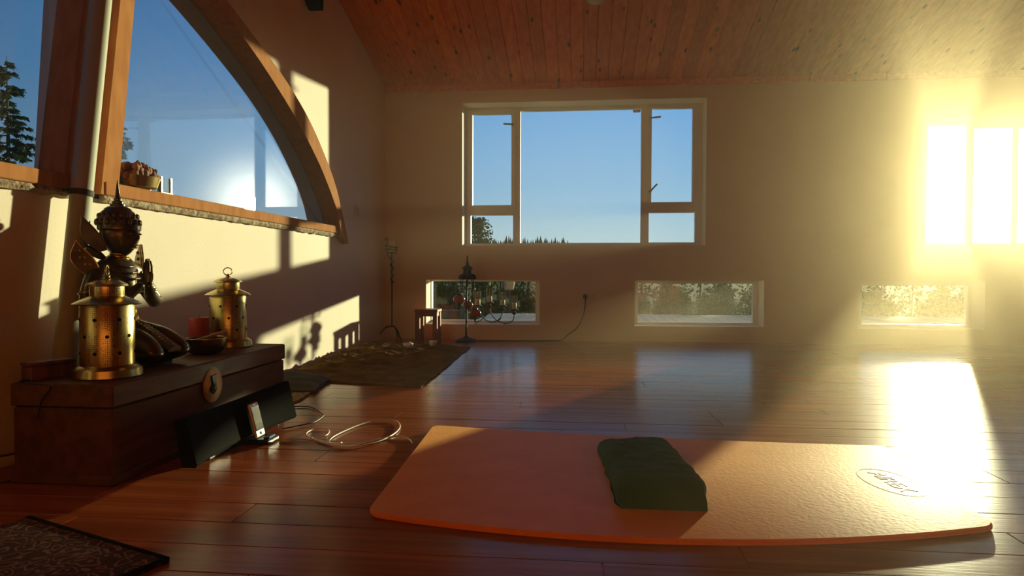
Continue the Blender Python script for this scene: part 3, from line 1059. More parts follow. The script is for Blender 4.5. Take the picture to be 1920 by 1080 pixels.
# ornaments: ear flames, shoulder flames
def flame(base, tip, width, bend, th=.006):
    base, tip = Vector(base), Vector(tip)
    ax = tip - base
    sd_ = Vector(bend).normalized()
    nrm = ax.cross(sd_).normalized()
    out, inn = [], []
    P = []
    for i in range(13):
        t_ = i / 12
        c = base + ax * t_ + sd_ * (.07 * ax.length * math.sin(math.pi * t_) * -1)
        wd = width * (math.sin(math.pi * min(t_ * .8 + .12, 1)) ** .9) * (1 - t_ ** 4)
        P.append((c, wd))
    lp = [c + sd_ * w_ for c, w_ in P] + [c - sd_ * w_ for c, w_ in reversed(P)]
    m_ = MB().loops([[p + nrm * th for p in lp], [p - nrm * th for p in lp]])
    ed = MB().tube([p for p in lp], .0035, 5, True)
    return m_, ed
for s_ in (1, -1):
    m_, ed = flame((.0, s_ * .060, .425), (-.055, s_ * .094, .548), .027, (1, -s_ * .4, .3))
    e_ = m_.build('ear_ornament', DBRONZE, st, local=True)
    ed.build('ornament_edge', DBRONZE, e_, local=True, smooth=60)
    m_, ed = flame((.012, s_ * .108, .325), (-.020, s_ * .160, .455), .036, (.8, -s_ * .5, 0))
    e_ = m_.build('shoulder_ornament', DBRONZE, st, local=True)
    ed.build('ornament_edge', GOLD, e_, local=True, smooth=60)
    jb = MB()
    for k in range(4):
        c_ = Vector((.010 - .010 * k, s_ * (.112 + .012 * k), .350 + .024 * k))
        for q_ in (-1, 1):
            jb.ell(c_ + Vector((q_ * .006, q_ * .004 + s_ * .004, 0)), (.0055, .0085, .0065), 8, 6)
    jb.build('inlaid_stones', GOLD, e_, local=True, smooth=60)
    m_, ed = flame((-.01, s_ * .045, .395), (-.045, s_ * .090, .445), .020, (1, 0, .2), .005)
    m_.build('neck_curl', DBRONZE, st, local=True)
    MB().tube([(.018 + .032 * math.cos(6.283 * i / 14), s_ * (.146) + .030 * math.sin(6.283 * i / 14), .272 + .006 * math.cos(6.283 * i / 14)) for i in range(14)], .006, 6, True).build('armlet', GOLD, st, local=True, smooth=60)
for zz, rr, m3 in ((.395, .032, GOLD), (.404, .030, GOLD), (.413, .029, GOLD), (.422, .028, GOLD)):
    MB().tube([(.014 + rr * math.cos(6.283 * i / 20), rr * math.sin(6.283 * i / 20), zz) for i in range(20)], .0042, 6, True).build('neck_ring', m3, st, local=True, smooth=60)
for k in range(3):
    rr = .052 + k * .011
    MB().tube([(.006 + rr * 1.0 * math.cos(a), rr * 1.15 * math.sin(a), .386 - .016 * k - .022 * max(0, math.cos(a)) * (1 + k * .3)) for a in [6.283 * i / 24 for i in range(24)]], .0045, 6, True).build('collar', DBRONZE, st, local=True, smooth=60)
MB().lathe([(.050, .178), (.060, .182), (.062, .205), (.052, .210)], (.005, 0, 0), 24).build('belt', GOLD, st, local=True, smooth=45)
bk = MB()
for (x, y, zz, r_) in ((.072, .0, .196, .020), (.080, .0, .165, .022), (.088, 0, .138, .017), (.070, .018, .175, .010), (.070, -.018, .175, .010)):
    bk.ell((x, y, zz), (.010, r_, r_), 12, 8)
bk.build('buckle', GOLD, st, local=True, smooth=60)
sa = MB()
L = []
for i in range(15):
    t_ = i / 14
    x = .080 + .165 * t_
    z = .150 - .075 * t_ - .02 * t_ * t_ + .008
    wd = .018 + .024 * math.sin(t_ * 2.2)
    L.append([(x, -wd, z), (x + .003, 0, z + .010), (x, wd, z), (x - .004, wd * .9, z - .01), (x - .004, -wd * .9, z - .01)])
sa.loops(L)
so = sa.build('apron_sash', DBRONZE, st, local=True, smooth=50)
bd = MB()
for i in range(12):
    t_ = i / 12
    x = .088 + .150 * t_
    z = .150 - .075 * t_ - .02 * t_ * t_ + .016
    for yy in (-.012, .012):
        bd.ell((x, yy, z), (.005, .006, .004), 7, 5)
bd.build('sash_beads', GOLD, so, local=True, smooth=60)
MB().lathe([(.130, 0), (.132, .012), (.120, .016)], (.07, 0, 0), 30).build('plinth', DBRONZE, st, local=True, smooth=40)

# bowl, striker, candle, box, small cable on the chest
bl = onZ(362, 662, CZ)
bo = thing('singing_bowl', 'dark bronze bowl on the chest in front of the red candle', 'bowl', (.395, -4.25, CZ))
MB().lathe([(.045, 0), (.075, .012), (.092, .04), (.094, .072), (.088, .073), (.084, .045), (.06, .02), (.02, .014)], n=36).build('bowl', BOWLM, bo, local=True, smooth=50)
MB().tube([(.091 * math.cos(6.283 * i / 36), .091 * math.sin(6.283 * i / 36), .0735) for i in range(36)], .0036, 6, True).build('rim', BRASS, bo, local=True, smooth=60)
a, b = Vector((.395 - .045, -4.25 - .03, CZ + .060)), None
b = onY(421, 624, -4.10)
sk = MB().tube([a, a.lerp(b, .55), a.lerp(b, .6), b], [.008, .009, .012, .0135], 10).build('bowl_striker', STICKW, smooth=50)
tag(sk, 'turned wooden striker resting slantwise in the bronze bowl', 'striker')
cdl = thing('red_candle', 'thick red pillar candle between the bronze bowl and brass lantern', 'candle', (.268, -4.088, CZ))
MB().lathe([(.046, 0), (.047, .005), (.047, .150), (.043, .158), (.034, .152), (.006, .149)], n=28).build('wax', REDWAX, cdl, local=True, smooth=45)
MB().tube([(0, 0, .148), (.002, 0, .165)], .0015, 5).build('wick', BLACKC, cdl, local=True)
bx = thing('small_wooden_box', 'small reddish wooden box behind the near brass lantern', 'box', (.240, -4.995, CZ), R(70))
MB().cbox(-.076, .076, -.030, .030, 0, .050, .003).build('box_body', REDBOX, bx, local=True)
MB().cbox(-.078, .078, -.032, .032, .051, .064, .003).build('box_lid', REDBOX, bx, local=True)
pts = [onZ(150, 698, CZ + .004), onZ(128, 703, CZ + .005), (onZ(112, 704, CZ).x, CY0 - .008, CZ + .006), onY(94, 724, CY0 - .014), onY(78, 750, CY0 - .012), onY(70, 785, CY0 - .012)]
tag(MB().tube(spline(pts, 6), .003, 7).build('lantern_cable', BLACKC, smooth=60), 'thin black cable hanging over the near end of the chest', 'cable')
pts = [(.012, -5.36, .085), (.03, -5.25, .075), (.10, -5.14, .082), (.17, -5.06, .09), (.19, -4.99, .09)]
tag(MB().tube(spline(pts, 6), .004, 7).build('wall_cable', BLACKC, smooth=60), 'black cable running low along the left wall behind the chest', 'cable')
pts = [onZ(-30, 902, .005), onZ(10, 903, .005), onZ(35, 892, .005), onZ(52, 872, .005), onZ(66, 850, .005)]
tag(MB().tube(spline(pts, 6), .004, 7).build('floor_cable', BLACKC, smooth=60), 'black cable curving over the floor at the chest\'s near end', 'cable')

# items in the arched window recess
db = onX(250, 345, -.05)
df = thing('dried_flower_basket', 'brown basket of dried flowers on the sill of the arched window', 'basket', (-.02, db.y, 1.128))
rn = random.Random(9)
zc = db.z - 1.128 + .03
m_ = MB().lathe([(.03, 0), (.09, .01), (.11, .05), (.10, .05), (.08, .02)], n=24)
m_.build('basket', BRASS, df, local=True, smooth=45)
m_ = MB()
for k in range(110):
    v_r = Vector((rn.gauss(0, 1), rn.gauss(0, 1), abs(rn.gauss(0, 1)))).normalized() * rn.random() ** .25
    m_.ell((.060 * v_r.x, .135 * v_r.y, .042 + .060 * v_r.z), (.016, .022, .013), 7, 5, Matrix.Rotation(rn.random() * 3, 3, 'X') @ Matrix.Rotation(rn.random() * 3, 3, 'Z'))
m_.build('dried_flowers', DRIED, df, local=True, smooth=60)
df.scale = (.8, 1.0, 1.25)
q = onX(300, 350, -.03)
gl_ = thing('glass_candle_box', 'small brass framed glass candle holder on the arched sill', 'candle holder', (-.03, q.y, 1.128))
hgt = .085
for sx, sy in ((-.032, -.04), (-.032, .04), (.032, -.04), (.032, .04)):
    MB().box(sx - .006, sx + .006, sy - .006, sy + .006, 0, hgt).build('corner_post', BRASS, gl_, local=True)
MB().box(-.04, .04, -.048, .048, 0, .006).build('base', BRASS, gl_, local=True)
for y in (-.04, .04):
    MB().box(-.027, .027, y - .001, y + .001, .006, hgt).build('side_glass', CLEARG, gl_, local=True)
for x in (-.032, .032):
    MB().box(x - .001, x + .001, -.035, .035, .006, hgt).build('side_glass', CLEARG, gl_, local=True)

# small fittings on walls and ceiling
q = onX(668, 395)
o = thing('thermostat', 'small pale square control plate on the left wall near the corner', 'thermostat', (0, q.y, q.z))
MB().cbox(0, .018, -.045, .045, -.045, .045, .004).build('plate', WALL, o, local=True)
MB().cbox(.018, .026, -.022, .022, -.022, .022, .003).build('dial', WHITEP, o, local=True)
q = onX(573, 8)
o = thing('wall_fitting', 'small dark wedge-shaped fitting high on the left wall', 'wall fitting', (0, q.y, q.z))
MB().prism([(-.05, .18), (.06, .18), (.06, -.03), (.02, -.03), (-.05, .03)], 'x', .012, .12).build('housing', BLACK, o, local=True)
MB().box(0, .014, -.03, .04, .02, .15).build('back_plate', BIRON, o, local=True)
d = ray(1117, 3)
tt = (roofz(0) - .018 - CAM.z + SL * CAM.y * -1 * 1.0 - 0) if False else None
# intersect the ray with the sloping ceiling
a_ = d.z + SL * d.y
tt = (ROOF0 - SL * CAM.y - .02 - CAM.z) / a_
q = CAM + d * tt
cl_ = thing('ceiling_light', 'round pale ceiling lamp at the top edge above the window', 'ceiling lamp', (q.x, q.y - .02, q.z + .045))
cl_.rotation_euler = (math.atan(-SL), 0, 0)
MB().lathe([(.02, -.062), (.06, -.055), (.085, -.035), (.09, -.015), (.09, -.010)], n=28).build('shade', mat('opal_glass', (.7, .66, .58), .3), cl_, local=True, smooth=50)
MB().lathe([(.096, -.016), (.098, -.01), (.098, 0)], n=28).build('rim', BRASS, cl_, local=True, smooth=50)
q = onY(836, 468)
o = thing('wall_hook', 'tiny white hook on the back wall left of the large window', 'hook', (q.x, 0, q.z))
MB().tube([(0, 0, 0), (0, -.02, -.004), (0, -.024, .006)], .005, 7).build('hook', WHITEP, o, local=True, smooth=60)
MB().prism([(.010 * math.cos(6.283 * i / 14), .010 * math.sin(6.283 * i / 14)) for i in range(14)], 'y', -.003, 0).build('hook_plate', WHITEP, o, local=True)
# socket with plug
a, b = onY(1091, 563), onY(1119, 549)
so_ = thing('wall_socket', 'white double socket on the back wall between two low windows', 'socket', ((a.x + b.x) / 2, 0, (a.z + b.z) / 2))
hw_, hh = (b.x - a.x) / 2, (b.z - a.z) / 2
MB().cbox(-hw_, hw_, -.010, 0, -hh, hh, .003).build('plate', WALL, so_, local=True)
for s_ in (-1, 1):
    for dx, dz in ((0, .012), (-.010, -.008), (.010, -.008)):
        MB().box(s_ * .035 + dx - .003, s_ * .035 + dx + .003, -.0112, -.009, dz - .003, dz + .003).build('pin_slot', BLACKC, so_, local=True)
    MB().box(s_ * .02 - .004, s_ * .02 + .004, -.013, -.009, .022, .032).build('switch', WHITEP, so_, local=True)
pg = onY(1097, 556)
plug = thing('plug', 'black plug in the left outlet of the double wall socket', 'plug', (pg.x, -.012, pg.z))
MB().ell((0, -.016, 0), (.024, .018, .026), 14, 8).build('plug_body', BLACKC, plug, local=True, smooth=60)
pts = [(pg.x, -.03, pg.z), (pg.x + .004, -.035, pg.z - .06), onY(1094, 590, -.03), onY(1084, 612, -.03), onY(1066, 627, -.035), (1.93, -.06, .010), (1.75, -.10, .006), (1.5, -.15, .006), (1.25, -.19, .006), (1.06, -.2, .006)]
MB().tube(spline(pts, 6), .006, 7).build('cord', BLACKC, plug, smooth=60)
# pale strip on the floor at far right
q0, q1 = onZ(1792, 671, .004), onZ(1855, 671, .004)
tag(MB().cbox(q0.x, q1.x, q0.y - .012, q0.y + .012, 0, .006, .002).build('floor_strip', UPVC), 'thin white strip lying on the floor below the sunlit window', 'strip')

# ------------------------------------------------------------------ floor lamp with red globes
q = onY(874, 640, -.2)
LX, LY = q.x, -.2
lp = thing('lantern_stand', 'black iron stand with pagoda top and three hanging red globes', 'lamp', (LX, LY, 0))
def Lz(py):
    return onY(875, py, LY).z
MB().lathe([(.115, 0), (.118, .010), (.10, .022), (.05, .034), (.02, .05), (.014, .06)], (LX, LY, 0), 32).build('base', BIRON, lp, smooth=40)
MB().tube([(LX, LY, .04), (LX + .008, LY, Lz(525))], .010, 10).build('pole', BIRON, lp, smooth=40)
zr = Lz(524)
MB().lathe([(.088, 0), (.098, .006), (.094, .016), (.092, .035), (.078, .052), (.052, .060)], (LX + .012, LY, zr), 6).build('canopy', BIRON, lp, smooth=20)
MB().lathe([(.044, .056), (.046, .06), (.040, .105), (.044, .110)], (LX + .012, LY, zr), 6).build('upper_lantern', IRON, lp, smooth=20)
MB().lathe([(.058, .108), (.062, .112), (.040, .138), (.020, .150), (.014, .165), (.020, .172), (.014, .182), (.006, .19), (.010, .205), (.004, .215), (.008, .225), (.001, .262)], (LX + .012, LY, zr), 12).build('finial', BIRON, lp, smooth=30)
for k in range(4):
    a = .785 + k * 1.571
    x, y = LX + .012 + .085 * math.cos(a), LY + .085 * math.sin(a)
    MB().tube([(x, y, zr), (x, y, zr - .10)], .004, 6).build('cage_rod', BIRON, lp)
MB().tube([(LX + .012 + .085 * math.cos(6.283 * i / 24), LY + .085 * math.sin(6.283 * i / 24), zr - .10) for i in range(24)], .004, 6, True).build('cage_ring', BIRON, lp, smooth=60)
for (px, py, rx, rz_, yy) in ((861, 561, .062, .046, -.26), (877, 572, .058, .046, -.15), (891, 587, .062, .044, -.24)):
    c = onY(px, py, yy)
    g = MB().ell(c, (rx, rx, rz_), 20, 12).build('globe', REDGLASS, lp, smooth=80)
    MB().lathe([(.018, rz_ - .012), (.030, rz_ - .006), (.026, rz_ + .008), (.010, rz_ + .016)], c, 16).build('globe_cap', BIRON, g, smooth=40)
    MB().lathe([(.030, -rz_ + .010), (.018, -rz_ - .008), (.010, -rz_ - .03), (.014, -rz_ - .038), (.004, -rz_ - .05), (.001, -rz_ - .08)], c, 14).build('drop_finial', BIRON, g, smooth=40)
    hx, hy = LX + .012 + (c.x - LX) * .5, LY + (yy - LY) * .9
    MB().tube([c + Vector((0, 0, rz_ + .01)), (hx, hy, zr + .01)], .003, 5).build('chain', BRASS, g)

# ------------------------------------------------------------------ iron candle stand in the corner
sb = onY(735, 632, -.17)
SX, SY = sb.x, -.17
ics = thing('iron_candle_stand', 'tall rusted iron candle stand in the far left corner', 'candle stand', (SX, SY, 0))
def sz(py):
    return onY(735, py, SY).z
zt = sz(474)
MB().tube([(SX, SY, sz(612)), (SX, SY, zt)], .009, 8).build('pole', IRON, ics, smooth=40)
tw_ = [(SX + .014 * math.cos(k * .55), SY + .014 * math.sin(k * .55), sz(530) + (sz(484) - sz(530)) * k / 40) for k in range(41)]
MB().tube(tw_, .008, 6).tube([(x * 1, 2 * SY - y, z) for x, y, z in tw_], .007, 6).build('twisted_grip', IRON, ics, smooth=60)
for k in range(3):
    a = R(200) + k * R(120)
    dx, dy = math.cos(a), math.sin(a)
    z0_ = sz(612)
    MB().tube(spline([(SX, SY, z0_), (SX + dx * .05, SY + dy * .05, z0_ - .004), (SX + dx * .11, SY + dy * .10, z0_ - .05), (SX + dx * .16, SY + dy * .14, .006)], 6), .008, 7).build('leg', IRON, ics, smooth=60)
MB().tube([(SX + .05 * math.cos(6.283 * i / 24), SY + .05 * math.sin(6.283 * i / 24), zt) for i in range(24)], .006, 6, True).lathe([(.05, zt - .006), (.05, zt), (.01, zt + .002)], (SX, SY, 0), 20).build('drip_pan', IRON, ics, smooth=40)
hp = [(SX + .062 * math.cos(-k * .42), SY + .062 * math.sin(-k * .42), zt + .028 + .046 * k / 24) for k in range(25)]
MB().tube(hp, .006, 6).build('coil', IRON, ics, smooth=60)
e = hp[-1]
MB().tube(spline([(SX, SY, sz(488)), (SX - .045, SY, sz(478)), (SX - .062, SY, sz(468)), (SX - .058, SY, sz(458)), (SX - .045, SY, sz(449)), (SX - .06, SY, sz(446)), (SX - .072, SY, sz(452))], 6), .006, 6).build('scroll', IRON, ics, smooth=60)
pc = thing('pillar_candle', 'pale pillar candle on top of the tall iron stand', 'candle', (SX, SY, zt + .005))
MB().lathe([(.036, 0), (.037, .004), (.037, .118), (.032, .124), (.006, .120)], n=22).build('wax', WALL, pc, local=True, smooth=45)
MB().tube([(0, 0, .119), (.001, 0, .132)], .0015, 5).build('wick', BLACKC, pc, local=True)

# ------------------------------------------------------------------ stool
a, b = onY(777, 580, -.32), onY(828, 580, -.10)
x0, x1, y0, y1, zt = a.x, b.x, -.32, -.09, a.z
stl = thing('wooden_stool', 'small red-brown wooden stool before the left low window', 'stool', ((x0 + x1) / 2, (y0 + y1) / 2, 0))
MB().cbox(x0, x1, y0, y1, zt - .03, zt, .004).build('seat', STOOLW, stl)
for x in (x0 + .006, x1 - .052):
    for y in (y0 + .006, y1 - .052):
        MB().cbox(x, x + .046, y, y + .046, 0, zt - .03, .003).build('leg', STOOLW, stl)
for y in (y0 + .016, y1 - .034):
    MB().box(x0 + .052, x1 - .052, y, y + .018, zt - .075, zt - .03).build('apron', STOOLW, stl)
for x in (x0 + .016, x1 - .034):
    MB().box(x, x + .018, y0 + .052, y1 - .052, zt - .075, zt - .03).build('apron', STOOLW, stl)

# ------------------------------------------------------------------ candelabra on the low sill
cy_ = .055
ca = thing('candelabra', 'curly iron candelabra with four glass shades on the low window sill', 'candelabra', (onY(931, 604, cy_).x, cy_, .166))
def P2(px, py, y=cy_):
    return onY(px, py, y)
arms = [[(897, 579), (899, 588), (908, 598), (920, 604), (931, 602), (940, 597)],
        [(918, 578), (914, 588), (906, 597), (899, 602), (893, 604)],
        [(918, 578), (922, 590), (930, 600), (938, 604)],
        [(942, 582), (941, 590), (936, 598), (928, 604)],
        [(964, 592), (962, 600), (955, 605.5), (946, 606), (938, 604), (930, 600)]]
for pth in arms:
    MB().tube(spline([P2(x, y) for x, y in pth], 6), .0055, 7).build('arm', IRON, ca, smooth=60)
MB().tube([(onY(893, 604, cy_).x, cy_ + .035, .171), (onY(893, 604, cy_).x, cy_ - .04, .171)], .005, 6).tube([(onY(946, 606, cy_).x, cy_ + .04, .171), (onY(946, 606, cy_).x, cy_ - .045, .171)], .005, 6).build('foot_bar', IRON, ca, smooth=60)
cups = [(896, 573, 546, 561), (918, 567, 540, 555), (942.5, 573, 547, 562), (964, 580, 554, 568)]
words = ('leftmost glass', 'tallest standing glass, second from left', 'third glass from left', 'rightmost, lowest glass')
for (px, pb_, pt__, pc_), wd in zip(cups, words):
    c = P2(px, pb_)
    hg, hc_ = P2(px, pt__).z - c.z, P2(px, pc_).z - c.z
    MB().lathe([(.004, -.065), (.012, -.055), (.028, -.042), (.030, -.036), (.012, -.028), (.010, -.018), (.036, -.008), (.044, -.002), (.044, .004), (.02, .004)], c, 18).build('cup', IRON, ca, smooth=35)
    MB().lathe([(.0375, .004), (.0375, hg), (.0350, hg), (.0350, .006)], c, 24, cap=False).build('glass_shade', CLEARG, ca, smooth=50)
    k_ = thing('white_candle', 'cream candle stub inside the %s of the iron candelabra' % wd, 'candle', c + Vector((0, 0, .005)), group='candelabra candles')
    MB().lathe([(.024, 0), (.025, .003), (.025, hc_ - .008), (.021, hc_ - .004), (.005, hc_ - .008)], n=18).build('wax', CREAM, k_, local=True, smooth=45)
    MB().tube([(0, 0, hc_ - .009), (.001, 0, hc_ + .006)], .0013, 5).build('wick', BLACKC, k_, local=True)

# ------------------------------------------------------------------ blanket, tissue, tealight
def sheet(name, corners, nu, nv, hf, m, base=.001, smooth=60, parent=None):
    c = [Vector((p.x, p.y, 0)) for p in corners]    # near-left, near-right, far-right, far-left
    top, bot = [], []
    for j in range(nv + 1):
        v = j / nv
        for i in range(nu + 1):
            u = i / nu
            p = c[0].lerp(c[1], u).lerp(c[3].lerp(c[2], u), v)
            z, dx, dy = hf(u, v, p)
            top.append((p.x + dx, p.y + dy, z))
            bot.append((p.x + dx, p.y + dy, base))
    m_ = MB()
    f = []
    nn_ = (nu + 1) * (nv + 1)
    ix = lambda i, j: j * (nu + 1) + i
    for j in range(nv):
        for i in range(nu):
            f.append((ix(i, j), ix(i + 1, j), ix(i + 1, j + 1), ix(i, j + 1)))
            f.append((nn_ + ix(i, j), nn_ + ix(i, j + 1), nn_ + ix(i + 1, j + 1), nn_ + ix(i + 1, j)))
    bd_ = [ix(i, 0) for i in range(nu)] + [ix(nu, j) for j in range(nv)] + [ix(i, nv) for i in range(nu, 0, -1)] + [ix(0, j) for j in range(nv, 0, -1)]
    for a, b in zip(bd_, bd_[1:] + bd_[:1]):
        f.append((a, nn_ + a, nn_ + b, b))
    m_.add(top + bot, f)
    return m_.build(name, m, parent, smooth=smooth)
def h_blanket(u, v, p):
    e = min(u, 1 - u, v, 1 - v)
    n1 = noise.noise(Vector((p.x * 2.2 + p.y * .9, p.y * 4.5, 1.3)))
    n2 = noise.noise(Vector((p.x * 5 - p.y * 2, p.y * 11, 4.1)))
    n3 = noise.noise(Vector((p.x * 9 + p.y * 3, p.y * 17, 8.8)))
    hi = max(0, 1 - p.x / 1.0) * math.exp(-((p.y + 1.5) / .7) ** 2)
    rid = (1 - abs(n1)) ** 6 * .020 + (1 - abs(n2)) ** 5 * .012 + (1 - abs(n3)) ** 4 * .006
    z = .010 + (rid + hi * ((1 - abs(n2)) ** 3 * .035 + (1 - abs(n3)) ** 3 * .018)) * min(1, e * 14)
    return z, noise.noise(Vector((v * 6, 9, 0))) * .012 if u > .95 else 0, noise.noise(Vector((u * 6, 2, 0))) * .015 if v < .05 else 0
a = onZ(545, 712, 0); a.x = .05
ru = sheet('crumpled_blanket', [Vector((.04, -2.86, 0)), onZ(790, 728, 0), onZ(882, 652, 0), Vector((.03, -.55, 0))], 130, 170, h_blanket, BLANKET)
tag(ru, 'large crumpled olive brown blanket spread over the floor by the left wall', 'blanket')
def h_grey(u, v, p):
    n1 = noise.noise(Vector((p.x * 6, p.y * 9, 2.2)))
    e = min(u, 1 - u, v, 1 - v)
    return .022 + (.05 * math.sin(math.pi * min(max(v, 0), 1)) * (1 - .4 * u) + n1 * .018 * min(1, e * 8)) * min(1, e * 7), .02 * n1, .01 * n1
g_ = [onZ(505, 740, 0), onZ(590, 738, 0), onZ(622, 712, 0), onZ(518, 700, 0)]
gb = sheet('grey_blanket', g_, 30, 24, h_grey, GREYCL)
tag(gb, 'folded grey blanket heaped between the chest and the brown blanket', 'blanket')
def h_weave(u, v, p):
    return .012 + .006 * noise.noise(Vector((p.x * 9, p.y * 9, 5))), 0, 0
we = sheet('woven_mat', [onZ(540, 760, 0), onZ(562, 752, 0), onZ(584, 737, 0), onZ(530, 732, 0)], 10, 10, h_weave, WEAVE)
tag(we, 'small yellow woven mat peeking from under the grey blanket', 'mat')
q = onZ(766, 655, .02)
m_ = MB().ell((0, 0, 0), (.045, .05, .028), 18, 12)
m_.v = [p * (1 + .5 * noise.noise(p * 38 + Vector((4, 1, 2)))) for p in m_.v]
m_.v = [p + Vector((q.x, q.y, .058)) for p in m_.v]
tag(m_.build('crumpled_tissue', WHITEP, smooth=30), 'small crumpled white tissue on the brown blanket', 'tissue')
q = onZ(812, 650, .02)
tl = thing('tealight_cup', 'small white tealight cup near the blanket edge by the stool', 'tealight', (q.x, q.y, .03))
MB().lathe([(.028, 0), (.032, .004), (.036, .045), (.032, .045), (.028, .008)], n=20).build('cup', WHITEP, tl, local=True, smooth=45)
MB().lathe([(.027, .006), (.029, .022), (.004, .022)], n=16).build('wax', CREAM, tl, local=True, smooth=45)

# ------------------------------------------------------------------ exercise mat and cushion
nl, nr, fr_, fl_ = onZ(686, 960, .016), onZ(1874, 986, .016), onZ(1662, 836, .016), onZ(812, 797, .016)
def edge(a, b, bow, n=24):
    d = (b - a)
    nrm = Vector((d.y, -d.x, 0)).normalized()
    return [a.lerp(b, i / n) + nrm * bow * 4 * (i / n) * (1 - i / n) for i in range(n + 1)]
near = edge(nl, nr, .155)
far = edge(fr_, fl_, -.045)
lft = edge(fl_, nl, .0, 12)
rgt = edge(nr, fr_, -.02, 12)
def rounded(lists, r=.055):
    # join edges with rounded corners
    out = []
    k = len(lists)
    for i in range(k):
        A = lists[i]
        ln = (A[-1] - A[0]).length
        cut = r / ln
        n_ = len(A) - 1
        at_ = lambda t: A[min(int(t * n_), n_ - 1)].lerp(A[min(int(t * n_), n_ - 1) + 1], t * n_ - min(int(t * n_), n_ - 1))
        seg = [at_(cut + (1 - 2 * cut) * j / 24) for j in range(25)]
        out += seg
        Bn = lists[(i + 1) % k]
        lb = (Bn[-1] - Bn[0]).length
        nb_ = len(Bn) - 1
        tb = r / lb * nb_
        e0 = Bn[int(tb)].lerp(Bn[int(tb) + 1], tb - int(tb))
        c = A[-1]
        for j in range(1, 7):
            t = j / 7
            out.append((1 - t) ** 2 * seg[-1] + 2 * t * (1 - t) * c + t * t * e0)
    return out
ol = rounded([near, rgt, far, lft])
cen = sum(ol, Vector()) / len(ol)
def ring(ins, z):
    r_ = []
    k = len(ol)
    for i, p in enumerate(ol):
        t = (ol[(i + 1) % k] - ol[i - 1]).normalized()
        nrm = Vector((-t.y, t.x, 0))
        q = p + nrm * ins
        r_.append((q.x, q.y, z))
    return r_
mt = MB().loops([ring(.004, 0.0005), ring(0, .004), ring(0, .013), ring(.005, .018)]).build('exercise_mat', MATM, smooth=30)
tag(mt, 'long orange foam exercise mat with rounded corners on the dark floor', 'mat')
# embossed oval and word
oc = (onZ(1612, 880, .018) + onZ(1729, 922, .018) + onZ(1692, 887, .018) + onZ(1652, 926, .018)) / 4
ua = Vector((0.10, -.99, 0)).normalized()
ub = Vector((.99, .10, 0))
ra, rb = .150, .085
def ovl(k, dz):
    return [oc + ua * (ra + k) * math.cos(6.283185 * i / 60) + ub * (rb + k) * math.sin(6.283185 * i / 60) + Vector((0, 0, dz)) for i in range(60)]
MB().loops([ovl(-.004, .0001), ovl(-.003, .0006), ovl(.003, .0006), ovl(.004, .0001)], cap=False).build('embossed_oval', MATL, mt)
tcv = bpy.data.curves.new('txt', 'FONT')
tcv.body = 'AIREX'
tcv.size = .078
tcv.align_x = 'CENTER'
tcv.align_y = 'CENTER'
tcv.extrude = .0004
to = bpy.data.objects.new('txt', tcv)
COL.objects.link(to)
dg = bpy.context.evaluated_depsgraph_get()
tm = bpy.data.meshes.new_from_object(to.evaluated_get(dg))
bpy.data.objects.remove(to)
tm.transform(Matrix(((ua.x, ub.x, 0, oc.x), (ua.y, ub.y, 0, oc.y), (0, 0, 1, oc.z + .0004), (0, 0, 0, 1))))
tm.materials.clear()
tm.materials.append(MATL)
to = bpy.data.objects.new('embossed_lettering', tm)
COL.objects.link(to)
to.parent = mt

def h_cush(u, v, p):
    e = max((1 - abs(2 * u - 1) ** 7) * (1 - abs(2 * v - 1) ** 9), 0)
    n1 = noise.noise(Vector((p.x * 5, p.y * 6, 3)))
    n2 = noise.noise(Vector((p.x * 9 + p.y * 6, p.y * 15, 7)))
    dent = math.exp(-((u - .38) / .26) ** 2 - ((v - .5) / .20) ** 2)
    crease = math.exp(-((v - .52 - .25 * (u - .1)) / .035) ** 2) * max(0, 1 - abs(u - .15) / .5)
    top = .082 - .040 * v + .010 * math.sin(math.pi * u) + .010 * n1 - .014 * dent - .012 * crease + .010 * (1 - abs(n2)) ** 4
    z = .0185 + e ** .45 * top
    k = e ** .45
    return z, .010 * n2 + (u - .5) * .05 * k * (1 - v), .008 * n1
cu = sheet('green_cushion', [onZ(1163, 953, .02), onZ(1328, 958, .02), onZ(1252, 836, .02), onZ(1118, 838, .02)], 60, 70, h_cush, GREEN, base=.0185)
tag(cu, 'soft dark green cloth cushion lying on the orange mat', 'cushion')

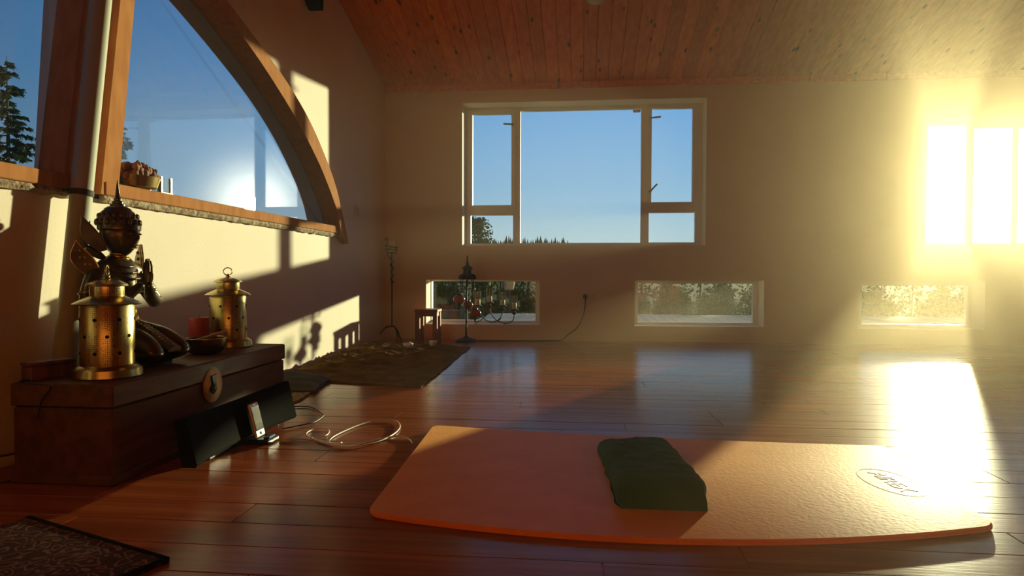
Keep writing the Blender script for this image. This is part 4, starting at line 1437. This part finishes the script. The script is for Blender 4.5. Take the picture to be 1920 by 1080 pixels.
# ------------------------------------------------------------------ patterned carpet at the near left
m = bpy.data.materials.new('damask_carpet')
m.use_nodes = True
t = m.node_tree
b = t.nodes['Principled BSDF']
b.inputs['Roughness'].default_value = .95
ge = t.nodes.new('ShaderNodeNewGeometry')
nz = t.nodes.new('ShaderNodeTexNoise')
nz.inputs['Scale'].default_value = 9
t.links.new(ge.outputs['Position'], nz.inputs['Vector'])
mx = t.nodes.new('ShaderNodeMix')
mx.data_type = 'VECTOR'
mx.inputs[0].default_value = .13
t.links.new(ge.outputs['Position'], mx.inputs[4])
t.links.new(nz.outputs['Color'], mx.inputs[5])
wv = t.nodes.new('ShaderNodeTexVoronoi')
wv.feature = 'F1'
wv.inputs['Scale'].default_value = 24
t.links.new(mx.outputs[1], wv.inputs['Vector'])
sn = t.nodes.new('ShaderNodeMath')
sn.operation = 'SINE'
ml = t.nodes.new('ShaderNodeMath')
ml.operation = 'MULTIPLY'
ml.inputs[1].default_value = 17
t.links.new(wv.outputs['Distance'], ml.inputs[0])
t.links.new(ml.outputs[0], sn.inputs[0])
cr = t.nodes.new('ShaderNodeValToRGB')
cr.color_ramp.elements[0].position, cr.color_ramp.elements[1].position = .55, .7
cr.color_ramp.elements[0].color = (.055, .016, .009, 1)
cr.color_ramp.elements[1].color = (.27, .13, .085, 1)
t.links.new(sn.outputs[0], cr.inputs[0])
t.links.new(cr.outputs[0], b.inputs['Base Color'])
c1 = onZ(318, 1046, .012)
e1 = (onZ(110, 984, .012) - c1).normalized()
e2 = Vector((e1.y, -e1.x, 0))
if e2.y > 0:
    e2 = -e2
e1p = c1 + e1 * .62
m_ = MB()
cs = [c1, c1 + e2 * .9, e1p + e2 * .9, e1p]
cen = sum(cs, Vector()) / 4
def rg(k, z):
    return [tuple((p + (cen - p).normalized() * k).xy) + (z,) for p in cs]
cp = m_.loops([rg(0, .0005), rg(0, .009), rg(.006, .012)]).build('patterned_carpet', m)
tag(cp, 'dark brown carpet with pale scroll pattern at the near left', 'carpet')
bd_ = MB()
bd_.loops([[Vector((*p.xy, z)) for p in (c1, e1p, e1p + e2 * .012, c1 + e2 * .012)] for z in (.001, .0145)])
bd_.loops([[Vector((*p.xy, z)) for p in (c1, c1 + e2 * .9, c1 + e2 * .9 + e1 * .012, c1 + e1 * .012)] for z in (.001, .0145)])
bd_.build('binding', BLACK, cp)
